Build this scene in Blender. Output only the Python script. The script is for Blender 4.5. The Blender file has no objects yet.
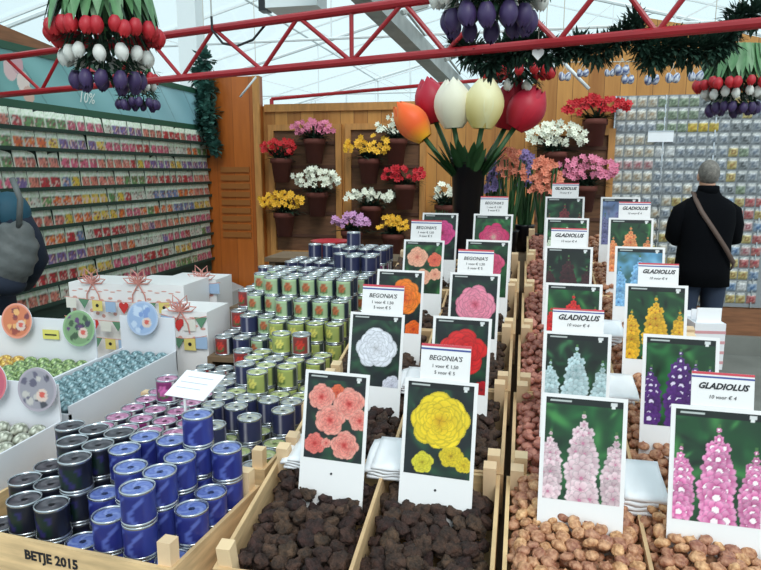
import bpy, math, random
import numpy as np
from mathutils import Vector, Matrix
R = math.radians
PI = math.pi
C = bpy.context.scene.collection
rng = random.Random(7)

# ------------------------------------------------------------------ camera
cam_d = bpy.data.cameras.new('camera'); cam = bpy.data.objects.new('camera', cam_d); C.objects.link(cam)
cam_d.sensor_width = 36.0; cam_d.sensor_fit = 'HORIZONTAL'; cam_d.lens = 36.0 * 650 / 761
cam_d.clip_start = 0.05; cam_d.clip_end = 300
cam.location = (0, 0, 1.68); cam.rotation_euler = (R(80), 0, R(12.2))
bpy.context.scene.camera = cam

# ------------------------------------------------------------------ world: bright overcast sky
w = bpy.data.worlds.new('sky'); bpy.context.scene.world = w; w.use_nodes = True
nt = w.node_tree; nt.nodes.clear()
wo = nt.nodes.new('ShaderNodeOutputWorld'); bg = nt.nodes.new('ShaderNodeBackground')
tc = nt.nodes.new('ShaderNodeTexCoord'); sx = nt.nodes.new('ShaderNodeSeparateXYZ')
cr = nt.nodes.new('ShaderNodeValToRGB'); nz = nt.nodes.new('ShaderNodeTexNoise')
mx = nt.nodes.new('ShaderNodeMixRGB'); mx.blend_type = 'MULTIPLY'; mx.inputs[0].default_value = 0.18
nz.inputs['Scale'].default_value = 3.0; nz.inputs['Detail'].default_value = 4
cr.color_ramp.elements[0].position = 0.0; cr.color_ramp.elements[0].color = (0.74, 0.87, 0.91, 1)
cr.color_ramp.elements[1].position = 0.6; cr.color_ramp.elements[1].color = (0.80, 0.97, 1.0, 1)
cr2 = nt.nodes.new('ShaderNodeValToRGB')
cr2.color_ramp.elements[0].position = 0.35; cr2.color_ramp.elements[0].color = (0.72, 0.84, 0.9, 1)
cr2.color_ramp.elements[1].position = 0.6; cr2.color_ramp.elements[1].color = (1, 1, 1, 1)
nt.links.new(tc.outputs['Generated'], sx.inputs[0]); nt.links.new(sx.outputs['Z'], cr.inputs[0])
nt.links.new(tc.outputs['Generated'], nz.inputs['Vector']); nt.links.new(nz.outputs['Fac'], cr2.inputs[0])
nt.links.new(cr.outputs[0], mx.inputs[1]); nt.links.new(cr2.outputs[0], mx.inputs[2])
nt.links.new(mx.outputs[0], bg.inputs[0]); nt.links.new(bg.outputs[0], wo.inputs[0])
bg.inputs[1].default_value = 1.2

# soft sun through the cloud, from above and behind the left shoulder
sd = bpy.data.lights.new('sun', 'SUN'); sd.energy = 2.0; sd.angle = R(28); sd.color = (1.0, 0.98, 0.95)
so = bpy.data.objects.new('sun', sd); C.objects.link(so); so.rotation_euler = (R(40), R(24), R(0))

vs = bpy.context.scene.view_settings
vs.view_transform = 'Standard'; vs.look = 'None'; vs.gamma = 1.0; vs.use_curve_mapping = False; vs.exposure = 0.0

# ------------------------------------------------------------------ helpers
def lin(c):
    return tuple((v / 12.92 if v <= 0.04045 else ((v + 0.055) / 1.055) ** 2.4) for v in c)
def s255(r, g, b): return lin((r / 255, g / 255, b / 255))

def mat(name, col, rough=0.6, metal=0.0, noise=0.0, nscale=20, vary=0.0, bump=0.0, bscale=40, stretch=None, spec=None, col2=None, sss=0):
    m = bpy.data.materials.new(name); m.use_nodes = True
    t = m.node_tree; p = t.nodes['Principled BSDF']
    p.inputs['Roughness'].default_value = rough; p.inputs['Metallic'].default_value = metal
    if spec is not None: p.inputs['Specular IOR Level'].default_value = spec
    c4 = (*col, 1)
    p.inputs['Base Color'].default_value = c4
    out = None
    if noise or col2 or bump:
        co = t.nodes.new('ShaderNodeTexCoord'); mp = t.nodes.new('ShaderNodeMapping')
        if stretch: mp.inputs['Scale'].default_value = stretch
        t.links.new(co.outputs['Object'], mp.inputs[0])
    if noise or col2:
        n = t.nodes.new('ShaderNodeTexNoise'); n.inputs['Scale'].default_value = nscale; n.inputs['Detail'].default_value = 5
        t.links.new(mp.outputs[0], n.inputs['Vector'])
        r = t.nodes.new('ShaderNodeValToRGB')
        r.color_ramp.elements[0].position = 0.3; r.color_ramp.elements[1].position = 0.7
        r.color_ramp.elements[0].color = (*(col2 if col2 else [v * (1 - noise) for v in col]), 1)
        r.color_ramp.elements[1].color = (*[min(1, v * (1 + noise * 0.5)) for v in col], 1)
        t.links.new(n.outputs['Fac'], r.inputs[0]); out = r.outputs[0]
    if vary:
        oi = t.nodes.new('ShaderNodeObjectInfo'); h = t.nodes.new('ShaderNodeHueSaturation')
        ma = t.nodes.new('ShaderNodeMapRange'); ma.inputs[3].default_value = 1 - vary; ma.inputs[4].default_value = 1 + vary
        t.links.new(oi.outputs['Random'], ma.inputs[0]); t.links.new(ma.outputs[0], h.inputs['Value'])
        mh = t.nodes.new('ShaderNodeMapRange'); mh.inputs[3].default_value = 0.5 - vary * 0.05; mh.inputs[4].default_value = 0.5 + vary * 0.05
        t.links.new(oi.outputs['Random'], mh.inputs[0]); t.links.new(mh.outputs[0], h.inputs['Hue'])
        if out: t.links.new(out, h.inputs['Color'])
        else: h.inputs['Color'].default_value = c4
        out = h.outputs[0]
    if out: t.links.new(out, p.inputs['Base Color'])
    if bump:
        n2 = t.nodes.new('ShaderNodeTexNoise'); n2.inputs['Scale'].default_value = bscale; n2.inputs['Detail'].default_value = 4
        b = t.nodes.new('ShaderNodeBump'); b.inputs['Strength'].default_value = bump; b.inputs['Distance'].default_value = 0.01
        t.links.new(mp.outputs[0], n2.inputs['Vector']); t.links.new(n2.outputs['Fac'], b.inputs['Height']); t.links.new(b.outputs[0], p.inputs['Normal'])
    return m

def vmat(name, rough=0.45, spec=None):
    m = bpy.data.materials.new(name); m.use_nodes = True
    t = m.node_tree; p = t.nodes['Principled BSDF']; p.inputs['Roughness'].default_value = rough
    if spec is not None: p.inputs['Specular IOR Level'].default_value = spec
    a = t.nodes.new('ShaderNodeVertexColor'); a.layer_name = 'Col'
    t.links.new(a.outputs[0], p.inputs['Base Color'])
    return m

def plank_mat(name, ca, cb, width, axis=0, rough=0.6, gap=0.03):
    """vertical boards: colour changes from board to board, thin dark joints"""
    m = bpy.data.materials.new(name); m.use_nodes = True
    t = m.node_tree; p = t.nodes['Principled BSDF']; p.inputs['Roughness'].default_value = rough
    co = t.nodes.new('ShaderNodeTexCoord'); sp = t.nodes.new('ShaderNodeSeparateXYZ'); t.links.new(co.outputs['Object'], sp.inputs[0])
    dv = t.nodes.new('ShaderNodeMath'); dv.operation = 'DIVIDE'; dv.inputs[1].default_value = width; t.links.new(sp.outputs[axis], dv.inputs[0])
    fl = t.nodes.new('ShaderNodeMath'); fl.operation = 'FLOOR'; t.links.new(dv.outputs[0], fl.inputs[0])
    fr = t.nodes.new('ShaderNodeMath'); fr.operation = 'FRACT'; t.links.new(dv.outputs[0], fr.inputs[0])
    wn = t.nodes.new('ShaderNodeTexWhiteNoise'); wn.noise_dimensions = '1D'; t.links.new(fl.outputs[0], wn.inputs['W'])
    mp = t.nodes.new('ShaderNodeMapping'); mp.inputs['Scale'].default_value = (9, 9, 0.9) if axis != 2 else (0.9, 0.9, 9)
    t.links.new(co.outputs['Object'], mp.inputs[0])
    n = t.nodes.new('ShaderNodeTexNoise'); n.inputs['Scale'].default_value = 3; n.inputs['Detail'].default_value = 6; t.links.new(mp.outputs[0], n.inputs['Vector'])
    ad = t.nodes.new('ShaderNodeMath'); ad.operation = 'MULTIPLY_ADD'; ad.inputs[1].default_value = 0.45; t.links.new(wn.outputs['Value'], ad.inputs[0])
    sc = t.nodes.new('ShaderNodeMath'); sc.operation = 'MULTIPLY'; sc.inputs[1].default_value = 0.6; t.links.new(n.outputs['Fac'], sc.inputs[0]); t.links.new(sc.outputs[0], ad.inputs[2])
    r = t.nodes.new('ShaderNodeValToRGB'); r.color_ramp.elements[0].color = (*ca, 1); r.color_ramp.elements[1].color = (*cb, 1)
    r.color_ramp.elements[0].position = 0.15; r.color_ramp.elements[1].position = 0.8
    t.links.new(ad.outputs[0], r.inputs[0])
    gt = t.nodes.new('ShaderNodeMath'); gt.operation = 'LESS_THAN'; gt.inputs[1].default_value = gap; t.links.new(fr.outputs[0], gt.inputs[0])
    mi = t.nodes.new('ShaderNodeMixRGB'); mi.inputs[2].default_value = (ca[0] * .35, ca[1] * .35, ca[2] * .35, 1)
    t.links.new(gt.outputs[0], mi.inputs[0]); t.links.new(r.outputs[0], mi.inputs[1]); t.links.new(mi.outputs[0], p.inputs['Base Color'])
    return m

class MB:
    def __init__(s): s.v = []; s.f = []; s.c = None
    def add(s, vs, fs, col=None):
        o = len(s.v); s.v += [tuple(x) for x in vs]; s.f += [tuple(i + o for i in f) for f in fs]
        if col is not None or s.c is not None:
            if s.c is None: s.c = [(0.5, 0.5, 0.5)] * o
            if col is None: col = (0.5, 0.5, 0.5)
            s.c += ([col] * len(vs) if not isinstance(col, list) else col)
        return s
    def box(s, a, b, M=None, col=None):
        x0, y0, z0 = a; x1, y1, z1 = b
        v = [Vector(p) for p in ((x0,y0,z0),(x1,y0,z0),(x1,y1,z0),(x0,y1,z0),(x0,y0,z1),(x1,y0,z1),(x1,y1,z1),(x0,y1,z1))]
        if M is not None: v = [M @ p for p in v]
        return s.add(v, [(0,3,2,1),(4,5,6,7),(0,1,5,4),(1,2,6,5),(2,3,7,6),(3,0,4,7)], col)
    def tube(s, pts, r, n=8, col=None, caps=True):
        pts = [Vector(p) for p in pts]
        if not isinstance(r, (list, tuple)): r = [r] * len(pts)
        vs = []; fs = []
        t0 = (pts[1] - pts[0]).normalized()
        u = t0.orthogonal().normalized()
        for i, p in enumerate(pts):
            if i == 0: t = t0
            elif i == len(pts) - 1: t = (pts[i] - pts[i-1]).normalized()
            else: t = ((pts[i+1] - pts[i]).normalized() + (pts[i] - pts[i-1]).normalized()).normalized()
            u = (u - t * u.dot(t)).normalized(); b = t.cross(u)
            for k in range(n):
                a = 2 * PI * k / n; vs.append(p + (u * math.cos(a) + b * math.sin(a)) * r[i])
        for i in range(len(pts) - 1):
            for k in range(n):
                k2 = (k + 1) % n; fs.append((i*n+k, i*n+k2, (i+1)*n+k2, (i+1)*n+k))
        if caps:
            fs.append(tuple(range(n-1, -1, -1))); fs.append(tuple((len(pts)-1)*n + k for k in range(n)))
        return s.add(vs, fs, col)
    def lathe(s, prof, n=24, col=None, M=None, caps=(True, True)):
        vs = []; fs = []; cols = [] if isinstance(col, list) or callable(col) else col
        for i, (r, z) in enumerate(prof):
            for k in range(n):
                a = 2 * PI * k / n; p = Vector((r * math.cos(a), r * math.sin(a), z))
                vs.append(M @ p if M is not None else p)
                if isinstance(cols, list): cols.append(col(a, i, z) if callable(col) else col[i])
        for i in range(len(prof) - 1):
            for k in range(n):
                k2 = (k + 1) % n; fs.append((i*n+k, i*n+k2, (i+1)*n+k2, (i+1)*n+k))
        if caps[0]: fs.append(tuple(range(n-1, -1, -1)))
        if caps[1]: fs.append(tuple((len(prof)-1)*n + k for k in range(n)))
        return s.add(vs, fs, cols)
    def ell(s, c, rad, nu=12, nv=8, M=None, col=None, disp=None):
        c = Vector(c); vs = []; fs = []
        for j in range(1, nv):
            ph = PI * j / nv
            for k in range(nu):
                a = 2 * PI * k / nu; d = Vector((math.sin(ph) * math.cos(a), math.sin(ph) * math.sin(a), math.cos(ph)))
                g = disp(d) if disp else 1
                p = Vector((d.x * rad[0] * g, d.y * rad[1] * g, d.z * rad[2] * g))
                vs.append((M @ p if M is not None else p) + c)
        for sg in (1, -1):
            d = Vector((0, 0, sg)); g = disp(d) if disp else 1; p = Vector((0, 0, sg * rad[2] * g))
            vs.append((M @ p if M is not None else p) + c)
        T = (nv - 1) * nu
        for j in range(nv - 2):
            for k in range(nu):
                k2 = (k + 1) % nu; fs.append((j*nu+k, (j+1)*nu+k, (j+1)*nu+k2, j*nu+k2))
        for k in range(nu):
            k2 = (k + 1) % nu; fs.append((T, k, k2)); fs.append((T+1, (nv-2)*nu+k2, (nv-2)*nu+k))
        return s.add(vs, fs, col)
    def prism(s, pts, d, M=None, col=None):
        """pts 2-D outline in XZ, extruded along +Y by d"""
        n = len(pts); v = [Vector((x, 0, z)) for x, z in pts] + [Vector((x, d, z)) for x, z in pts]
        if M is not None: v = [M @ p for p in v]
        f = [tuple(range(n)), tuple(range(2*n-1, n-1, -1))] + [(i, i+n, (i+1) % n + n, (i+1) % n) for i in range(n)]
        return s.add(v, f, col)
    def mesh(s, name, m, smooth=False):
        me = bpy.data.meshes.new(name); me.from_pydata(s.v, [], s.f)
        if s.c is not None:
            at = me.color_attributes.new('Col', 'FLOAT_COLOR', 'POINT')
            arr = np.ones((len(s.v), 4), dtype=np.float32); arr[:, :3] = np.array(s.c, dtype=np.float32)
            at.data.foreach_set('color', arr.ravel())
        if smooth: me.polygons.foreach_set('use_smooth', [True] * len(me.polygons))
        me.materials.append(m); me.update()
        return me
    def build(s, name, m, parent=None, smooth=False):
        return obj(name, s.mesh(name, m, smooth), parent)

def obj(name, me, parent=None):
    o = bpy.data.objects.new(name, me); C.objects.link(o)
    if parent: o.parent = parent
    return o
def tag(o, label, cat, group=None, kind=None):
    if label: o['label'] = label
    if cat: o['category'] = cat
    if group: o['group'] = group
    if kind: o['kind'] = kind
    return o
def thing(name, label, cat, loc=(0, 0, 0), rot=(0, 0, 0), group=None):
    o = bpy.data.objects.new(name, None); C.objects.link(o); o.empty_display_size = 0.05
    o.location = loc; o.rotation_euler = rot
    return tag(o, label, cat, group)
def struct(name, mb, m, smooth=False):
    o = mb.build(name, m, None, smooth); o['kind'] = 'structure'; return o
def copy_tree(o, loc=None, rot=None, label=None, group=None, parent=None, scale=None):
    c = o.copy(); C.objects.link(c)
    if parent: c.parent = parent
    if loc is not None: c.location = loc
    if rot is not None: c.rotation_euler = rot
    if scale is not None: c.scale = scale
    if label: c['label'] = label
    if group: c['group'] = group
    for ch in KIDS.get(o.name, ()): copy_tree(ch, parent=c)
    return c
KIDS = {}
def note_kids(o):
    l = [c for c in bpy.data.objects if c.parent == o]; KIDS[o.name] = l
    for c in l: note_kids(c)
ORD = ['first', 'second', 'third', 'fourth', 'fifth', 'sixth', 'seventh', 'eighth', 'ninth', 'tenth', 'eleventh', 'twelfth', 'thirteenth',
       'fourteenth', 'fifteenth', 'sixteenth', 'seventeenth', 'eighteenth', 'nineteenth', 'twentieth'] + ['twenty-' + x for x in
       ('first', 'second', 'third', 'fourth', 'fifth', 'sixth', 'seventh', 'eighth', 'ninth')] + ['thirtieth', 'thirty-first', 'thirty-second', 'thirty-third']

# ------------------------------------------------------------------ materials
M = {}
M['concrete'] = mat('concrete_floor', s255(120, 121, 116), 0.8, noise=0.25, nscale=2.5)
M['pine'] = mat('pine_board', s255(222, 186, 140), 0.65, noise=0.3, nscale=4, stretch=(2, 2, 14), vary=0.1)
M['pine_end'] = mat('pine_post', s255(232, 200, 160), 0.65, noise=0.2, nscale=6, vary=0.08)
M['wall_wood'] = plank_mat('back_wall_boards', s255(150, 92, 38), s255(202, 144, 74), 0.14)
M['orange_wood'] = plank_mat('orange_lacquered_boards', s255(148, 74, 22), s255(192, 106, 38), 0.19, rough=0.4, gap=0.015)
M['frame_wood'] = mat('frame_batten', s255(192, 134, 72), 0.6, noise=0.25, nscale=5, stretch=(6, 6, 1))
M['niche'] = mat('dark_trellis_board', s255(112, 76, 52), 0.8, noise=0.35, nscale=6, stretch=(1, 1, 6))
M['brown_wood'] = mat('brown_fascia', s255(140, 92, 62), 0.7, noise=0.3, nscale=5, stretch=(1, 1, 8))
M['green_paint'] = mat('dark_green_paint', s255(36, 82, 62), 0.55)
M['rack_green'] = mat('rack_dark_green', s255(26, 52, 42), 0.7)
M['banner'] = mat('teal_banner', s255(96, 152, 150), 0.5, nscale=2.2, col2=s255(128, 176, 186))
M['red_steel'] = mat('red_steel', s255(164, 32, 42), 0.35, noise=0.15, nscale=8)
M['white_steel'] = mat('white_painted_steel', s255(226, 232, 234), 0.5)
M['grey_steel'] = mat('grey_weathered_beam', s255(168, 172, 170), 0.6, noise=0.2, nscale=6)
M['card'] = mat('card_white', s255(238, 234, 234), 0.4)
M['paper'] = mat('white_paper', s255(244, 244, 248), 0.6)
M['carton'] = mat('white_carton', s255(226, 226, 232), 0.7)
M['print'] = vmat('printed_picture', 0.3)
M['label_print'] = vmat('printed_tin_label', 0.32)
M['ink'] = mat('black_ink', s255(28, 28, 34), 0.5)
M['red_ink'] = mat('red_stripe', s255(206, 70, 84), 0.5)
M['blue_ink'] = mat('blue_stripe', s255(70, 82, 150), 0.5)
M['silver'] = mat('tin_rim_metal', s255(196, 200, 206), 0.25, metal=0.9)
M['tuber'] = mat('begonia_tuber_skin', s255(86, 58, 47), 0.8, nscale=50, col2=s255(27, 18, 16), vary=0.4, bump=1.0, bscale=110)
M['tuber_bud'] = mat('begonia_tuber_bud', s255(160, 96, 88), 0.8, nscale=50, col2=s255(96, 58, 48))
M['corm'] = mat('gladiolus_corm_skin', s255(224, 170, 130), 0.42, nscale=70, col2=s255(144, 84, 56), vary=0.28, bump=0.6, bscale=110)
M['corm_red'] = mat('reddish_corm_skin', s255(214, 146, 124), 0.45, nscale=70, col2=s255(140, 74, 62), vary=0.2, bump=0.4, bscale=80)
M['leaf'] = mat('leaf_green', s255(50, 92, 50), 0.55, noise=0.3, nscale=12)
M['leaf_dark'] = mat('dark_foliage', s255(28, 58, 40), 0.7, noise=0.4, nscale=10)
M['pinefol'] = mat('garland_needles', s255(30, 62, 48), 0.75, noise=0.4, nscale=6)
M['tulip_leaf'] = mat('tulip_leaf', s255(92, 138, 92), 0.45, noise=0.3, nscale=9, stretch=(6, 6, 1))
M['black_plastic'] = mat('black_plastic', s255(24, 24, 30), 0.3)
M['terracotta'] = mat('terracotta', s255(100, 48, 38), 0.8, noise=0.2, nscale=10)
M['orange_cup'] = mat('orange_clay_cup', s255(196, 96, 48), 0.7)
M['darkcloth'] = mat('black_wool', s255(11, 12, 16), 1.0, spec=0.1)
M['jeans'] = mat('dark_jeans', s255(40, 50, 70), 0.9)
M['skin'] = mat('skin', s255(206, 156, 130), 0.5)
M['greyhair'] = mat('grey_hair', s255(128, 122, 116), 0.8, noise=0.4, nscale=40, bump=0.6, bscale=120)
M['strap'] = mat('brown_strap', s255(92, 72, 64), 0.6)
M['teal'] = mat('teal_jacket', s255(18, 72, 92), 0.7, noise=0.2, nscale=6)
M['navy_cloth'] = mat('navy_jacket', s255(24, 34, 52), 0.85)
M['greybag'] = mat('grey_quilted_nylon', s255(92, 96, 96), 0.6, noise=0.4, nscale=9, bump=0.5, bscale=25)
M['stick'] = mat('stick', s255(226, 214, 190), 0.6)
M['string'] = mat('string', s255(196, 190, 176), 0.8)
M['stand'] = mat('stand_board', s255(120, 96, 72), 0.8, noise=0.2, nscale=5)

def glass_mat():
    m = bpy.data.materials.new('roof_glass'); m.use_nodes = True; t = m.node_tree; t.nodes.clear()
    o = t.nodes.new('ShaderNodeOutputMaterial'); x = t.nodes.new('ShaderNodeMixShader'); a = t.nodes.new('ShaderNodeBsdfTransparent'); g = t.nodes.new('ShaderNodeBsdfGlossy')
    a.inputs[0].default_value = (0.96, 0.985, 0.99, 1); g.inputs['Roughness'].default_value = 0.05; x.inputs[0].default_value = 0.06
    t.links.new(a.outputs[0], x.inputs[1]); t.links.new(g.outputs[0], x.inputs[2]); t.links.new(x.outputs[0], o.inputs[0]); return m
M['glass'] = glass_mat()

# ------------------------------------------------------------------ setting
struct('floor', MB().box((-14, -6, -0.1), (14, 24, 0)), M['concrete'])

# back wall of boards with a low gable on its right part
wx0, wx1, WY = -3.35, 3.2, 6.5
b = MB().prism([(-3.28, 0), (wx1, 0), (wx1, 2.5), (1.85, 2.85), (1.05, 3.02), (0.62, 2.86), (0.15, 2.56), (-0.1, 2.34), (-3.28, 2.33)], 0.08, Matrix.Translation((0, WY, 0)))
struct('wall_back', b, M['wall_wood'])
struct('trim_1', MB().box((-2.62, WY-0.03, 2.27), (-0.1, WY, 2.345)), M['frame_wood'])
# side wall that carries the seed rack
struct('wall_left', MB().box((-3.36, 1.6, 0), (-3.28, 6.5, 2.5)), M['green_paint'])
struct('trim_2', MB().prism([(0, 0), (2.4, 0), (0.9, 0.16), (0, 0.30)], 0.05, Matrix.Translation((-3.38, 2.6, 2.5)) @ Matrix.Rotation(R(90), 4, 'Z')), M['brown_wood'])
# plinth and kerb below the packet display
struct('baseboard_back', MB().box((0.3, WY-0.06, 0.17), (3.2, WY, 0.42)), M['brown_wood'])
struct('trim_3', MB().box((0.3, WY-0.14, 0), (3.2, WY, 0.17)), M['concrete'])

# greenhouse shell: posts, rafters, purlins, tie rods, glass
def roof():
    zr, ze, xr, xw, y0, y1 = 5.4, 3.3, -0.4, 8.0, -4.0, 20.0
    for sgn, nm in ((-1, 'ceiling'), (1, 'ceiling.001')):
        xe = xr + sgn * xw
        g = MB().add([(xr, y0, zr+.03), (xe, y0, ze+.03), (xe, y1, ze+.03), (xr, y1, zr+.03), (xr, y0, zr+.036), (xe, y0, ze+.036), (xe, y1, ze+.036), (xr, y1, zr+.036)],
                     [(0,1,2,3),(7,6,5,4),(0,4,5,1),(1,5,6,2),(2,6,7,3),(3,7,4,0)])
        struct(nm, g, M['glass'])
    n = 3
    k = MB()
    for i in range(11):
        y = y0 + i * (y1 - y0) / 10
        for sgn in (-1, 1):
            k.tube([(xr, y, zr), (xr + sgn * xw, y, ze)], 0.02, 4)
    for f in (0.0, 0.5, 1.0):
        for sgn in (-1, 1):
            k.tube([(xr + sgn * xw * f, y0, zr + (ze - zr) * f), (xr + sgn * xw * f, y1, zr + (ze - zr) * f)], 0.022 if f < 1 else 0.06, 6)
    struct('trim_4', k, M['white_steel'])
    for i, y in enumerate((8.2, 14.0, 19.6)):
        k = MB()
        k.tube([(xr - xw, y, ze), (xr + xw, y, ze)], 0.018, 6)
        k.tube([(xr, y, zr), (xr, y, ze)], 0.02, 6)
        for sgn in (-1, 1):
            k.tube([(xr - sgn * xw, y, ze), (xr, y, zr)], 0.035, 6)
            for q in (0.25, 0.5, 0.75):
                xx = xr + sgn * xw * q; zz = zr + (ze - zr) * q
                k.tube([(xx, y, zz), (xx, y, ze)], 0.012, 4)
                k.tube([(xx, y, zz), (xr + sgn * xw * (q - 0.25), y, ze)], 0.012, 4)
        struct('trim_%d' % (5 + i), k, M['white_steel'])
    k = MB()
    for sgn in (-1, 1):
        for y in (-4, 0, 4, 8, 12, 16, 20):
            k.tube([(xr + sgn * xw, y, 0), (xr + sgn * xw, y, ze)], 0.05, 6)
    struct('trim_8', k, M['white_steel'])
    # glazed far gable
    g = MB().prism([(xr - xw, 0), (xr + xw, 0), (xr + xw, ze), (xr, zr), (xr - xw, ze)], 0.01, Matrix.Translation((0, 20.1, 0)))
    struct('window_1', g, M['glass'])
    k = MB()
    for i in range(-7, 8):
        x = xr + i * xw / 8; zt = zr - (zr - ze) * abs(i) / 8
        k.tube([(x, 20, 0), (x, 20, zt)], 0.03, 4)
    struct('trim_10', k, M['white_steel'])
roof()
# heavy sloping beam with its vent rods, and one white upright beyond the rack wall
k = MB(); A = Vector((-1.62, 5.6, 3.40)); B = Vector((-1.05, 9.2, 2.93)); D = (B - A).normalized(); k.tube([A - D * 2.2, B + D * 1.5], 0.13, 4); struct('trim_11', k, M['grey_steel'])
k = MB()
for q in (0.0, 0.35, 0.8):
    p = A + (B - A) * q + Vector((0.16, 0, 0.02)); k.tube([p, p + Vector((0.22, 0.25, 0.12))], 0.03, 5); k.tube([p + Vector((0.05, 0, 0)), p + Vector((0.1, 0.9, -0.05))], 0.015, 5)
struct('trim_12', k, M['grey_steel'])
struct('trim_13', MB().box((-3.78, 6.9, 0), (-3.56, 7.1, 4.5)), M['white_steel'])
k = MB(); k.tube([(-2.9, 7.4, 2.50), (-0.2, 7.4, 2.66)], 0.02, 6); k.tube([(-2.9, 7.4, 2.50), (-2.9, 7.4, 0)], 0.025, 6); k.tube([(-0.2, 7.4, 2.66), (-0.2, 7.4, 0)], 0.025, 6)
struct('trim_14', k, M['red_steel'])
# ventilation motor unit hung under the roof
t = thing('roof_vent_motor', 'pale grey motor box with brackets hanging under the glass roof above the red truss', 'motor', (-2.05, 5.9, 3.18))
MB().box((-0.24, -0.15, -0.08), (0.24, 0.15, 0.06)).box((-0.2, -0.1, 0.06), (0.1, 0.1, 0.16)).build('housing', M['white_steel'], t)
k = MB()
for x in (-0.2, 0.2): k.tube([(x, 0, 0.05), (x, 0, 1.75 + 0.26 * x)], 0.012, 6)
k.build('hanger_rod', M['grey_steel'], t)
MB().box((-0.34, -0.06, -0.08), (-0.26, 0.06, 0.02)).build('shaft_bracket', M['black_plastic'], t)

# tall orange board panel at the corner
t = thing('corner_board_panel', 'tall orange-brown varnished board panel standing between seed rack and flower wall', 'panel', (-2.95, WY-0.05, 0))
MB().box((-0.35, -0.03, 0), (0.31, 0.04, 2.62)).build('board', M['orange_wood'], t)
k = MB()
for i in range(9): k.box((-0.15 , -0.045, 0.98 + 0.085 * i), (0.17, -0.03, 1.035 + 0.085 * i))
k.build('slatted_grille', mat('grille_olive', s255(146, 88, 34), 0.6), t)
MB().box((0.24, -0.06, 0), (0.31, -0.03, 2.62)).build('edge_batten', M['frame_wood'], t)

# three dark trellis panels with light frames
def niche(x0, x1, z0, z1, lab):
    t = thing('trellis_panel', lab, 'panel', ((x0 + x1) / 2, WY - 0.02, z0), group='dark trellis panels on the board wall')
    h = (x1 - x0) / 2; H = z1 - z0
    MB().box((-h, 0, 0), (h, 0.02, H)).build('backing', M['niche'], t)
    k = MB(); k.box((-h-.06, -.03, -.06), (-h, 0.02, H+.06)); k.box((h, -.03, -.06), (h+.06, 0.02, H+.06)); k.box((-h, -.03, H), (h, .02, H+.06)); k.box((-h, -.03, -.06), (h, .02, 0))
    k.build('frame', M['frame_wood'], t)
    k = MB()
    for i in range(5):
        z = H * (i + .6) / 5.2; k.box((-h, -.015, z), (h, 0, z + .03))
    k.build('shelf_slats', mat('slat_brown', s255(84, 52, 38), 0.8), t)
niche(-2.52, -1.86, 0.85, 2.08, 'dark brown trellis panel beside the orange corner boards')
niche(-1.70, -1.0, 0.85, 2.08, 'dark brown trellis panel behind the yellow and red daisy pots')
niche(0.12, 0.76, 0.85, 2.0, 'dark brown trellis panel left of the packet display')

# ------------------------------------------------------------------ seed rack on the left wall
PX = -3.28
rows = 10; rz0 = 0.76; pitch = 0.134
rack = thing('seed_rack', 'dark green wall rack of ten ledges full of flower seed packets', 'rack', (PX + .004, 4.5, 0))
MB().box((0, -1.18, 0.62), (0.02, 1.98, 2.085)).build('back_board', M['rack_green'], rack)
for r in range(rows):
    z = rz0 + r * pitch - 0.015
    MB().box((0.02, -1.18, z - .008), (0.062, 1.98, z)).box((0.056, -1.18, z), (0.062, 1.98, z + .018)).build('ledge', M['rack_green'], rack)
t = thing('sloping_counter', 'grey sloping counter shelf under the seed rack', 'counter', (PX + .005, 4.5, 0))
MB().prism([(0.0, 0.0), (0.42, 0.0), (0.42, 0.46), (0.0, 0.615)], 3.24, Matrix.Translation((0, -1.4, 0))).build('counter_body', mat('grey_laminate', s255(168, 170, 172), 0.5), t)

def pic_cols(kind):
    G = [(96, 128, 84), (120, 150, 110), (70, 104, 70)]
    P = {'orange': [(232, 130, 60), (222, 96, 50)], 'red': [(198, 50, 60), (176, 40, 52)], 'pink': [(222, 110, 140), (206, 84, 112)], 'yellow': [(232, 200, 80), (220, 176, 60)],
         'purple': [(112, 92, 150), (136, 112, 168)], 'white': [(222, 222, 212), (200, 206, 190)], 'salmon': [(226, 140, 120), (206, 112, 100)], 'green': [(110, 156, 92), (90, 136, 84)], 'blue': [(96, 120, 168), (120, 140, 180)]}[kind]
    return G, P
def packet_mesh(kind, sd, W=0.104, H=0.130):
    r = random.Random(sd); G, P = pic_cols(kind); nx, nz = 8, 10
    vs, fs, cs = [], [], []
    for j in range(nz + 1):
        for i in range(nx + 1):
            u, v = i / nx, j / nz
            vs.append((-W/2 + W * u, -0.004 * math.sin(PI * u) * math.sin(PI * v) - 0.001, H * v))
            if v > 0.66: c = r.choice([(228, 240, 220), (208, 226, 200), (242, 246, 236)])
            elif v > 0.60 : c = r.choice([(214, 216, 206), (150, 164, 140), (120, 130, 110)])
            elif u < 0.05 or u > 0.95: c = (186, 190, 176)
            else:
                d = math.hypot(u - .5, (v - .33) * 1.2)
                c = r.choice(P + P + [(226, 190, 180), (120, 70, 66)]) if d < 0.36 + r.random() * 0.16 else r.choice(G + P + [(60, 76, 60), (190, 196, 180)])
                c = tuple(.86 * q + .1 * 60 for q in c)
            cs.append(s255(*c))
    for j in range(nz):
        for i in range(nx):
            a = j * (nx + 1) + i; fs.append((a, a + 1, a + nx + 2, a + nx + 1))
    m = MB().add(vs, fs, cs)
    m.box((-W/2, -0.001, 0), (W/2, 0.003, H), col=s255(214, 222, 206))
    return m.mesh('seed_packet', M['print'])
kinds = ['orange', 'red', 'pink', 'yellow', 'purple', 'white', 'salmon', 'green', 'blue']
pk = {k: [packet_mesh(k, hash_ + i * 7) for i in range(6)] for hash_, k in enumerate(kinds)}
ncol = 28; pw = 0.108
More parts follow.
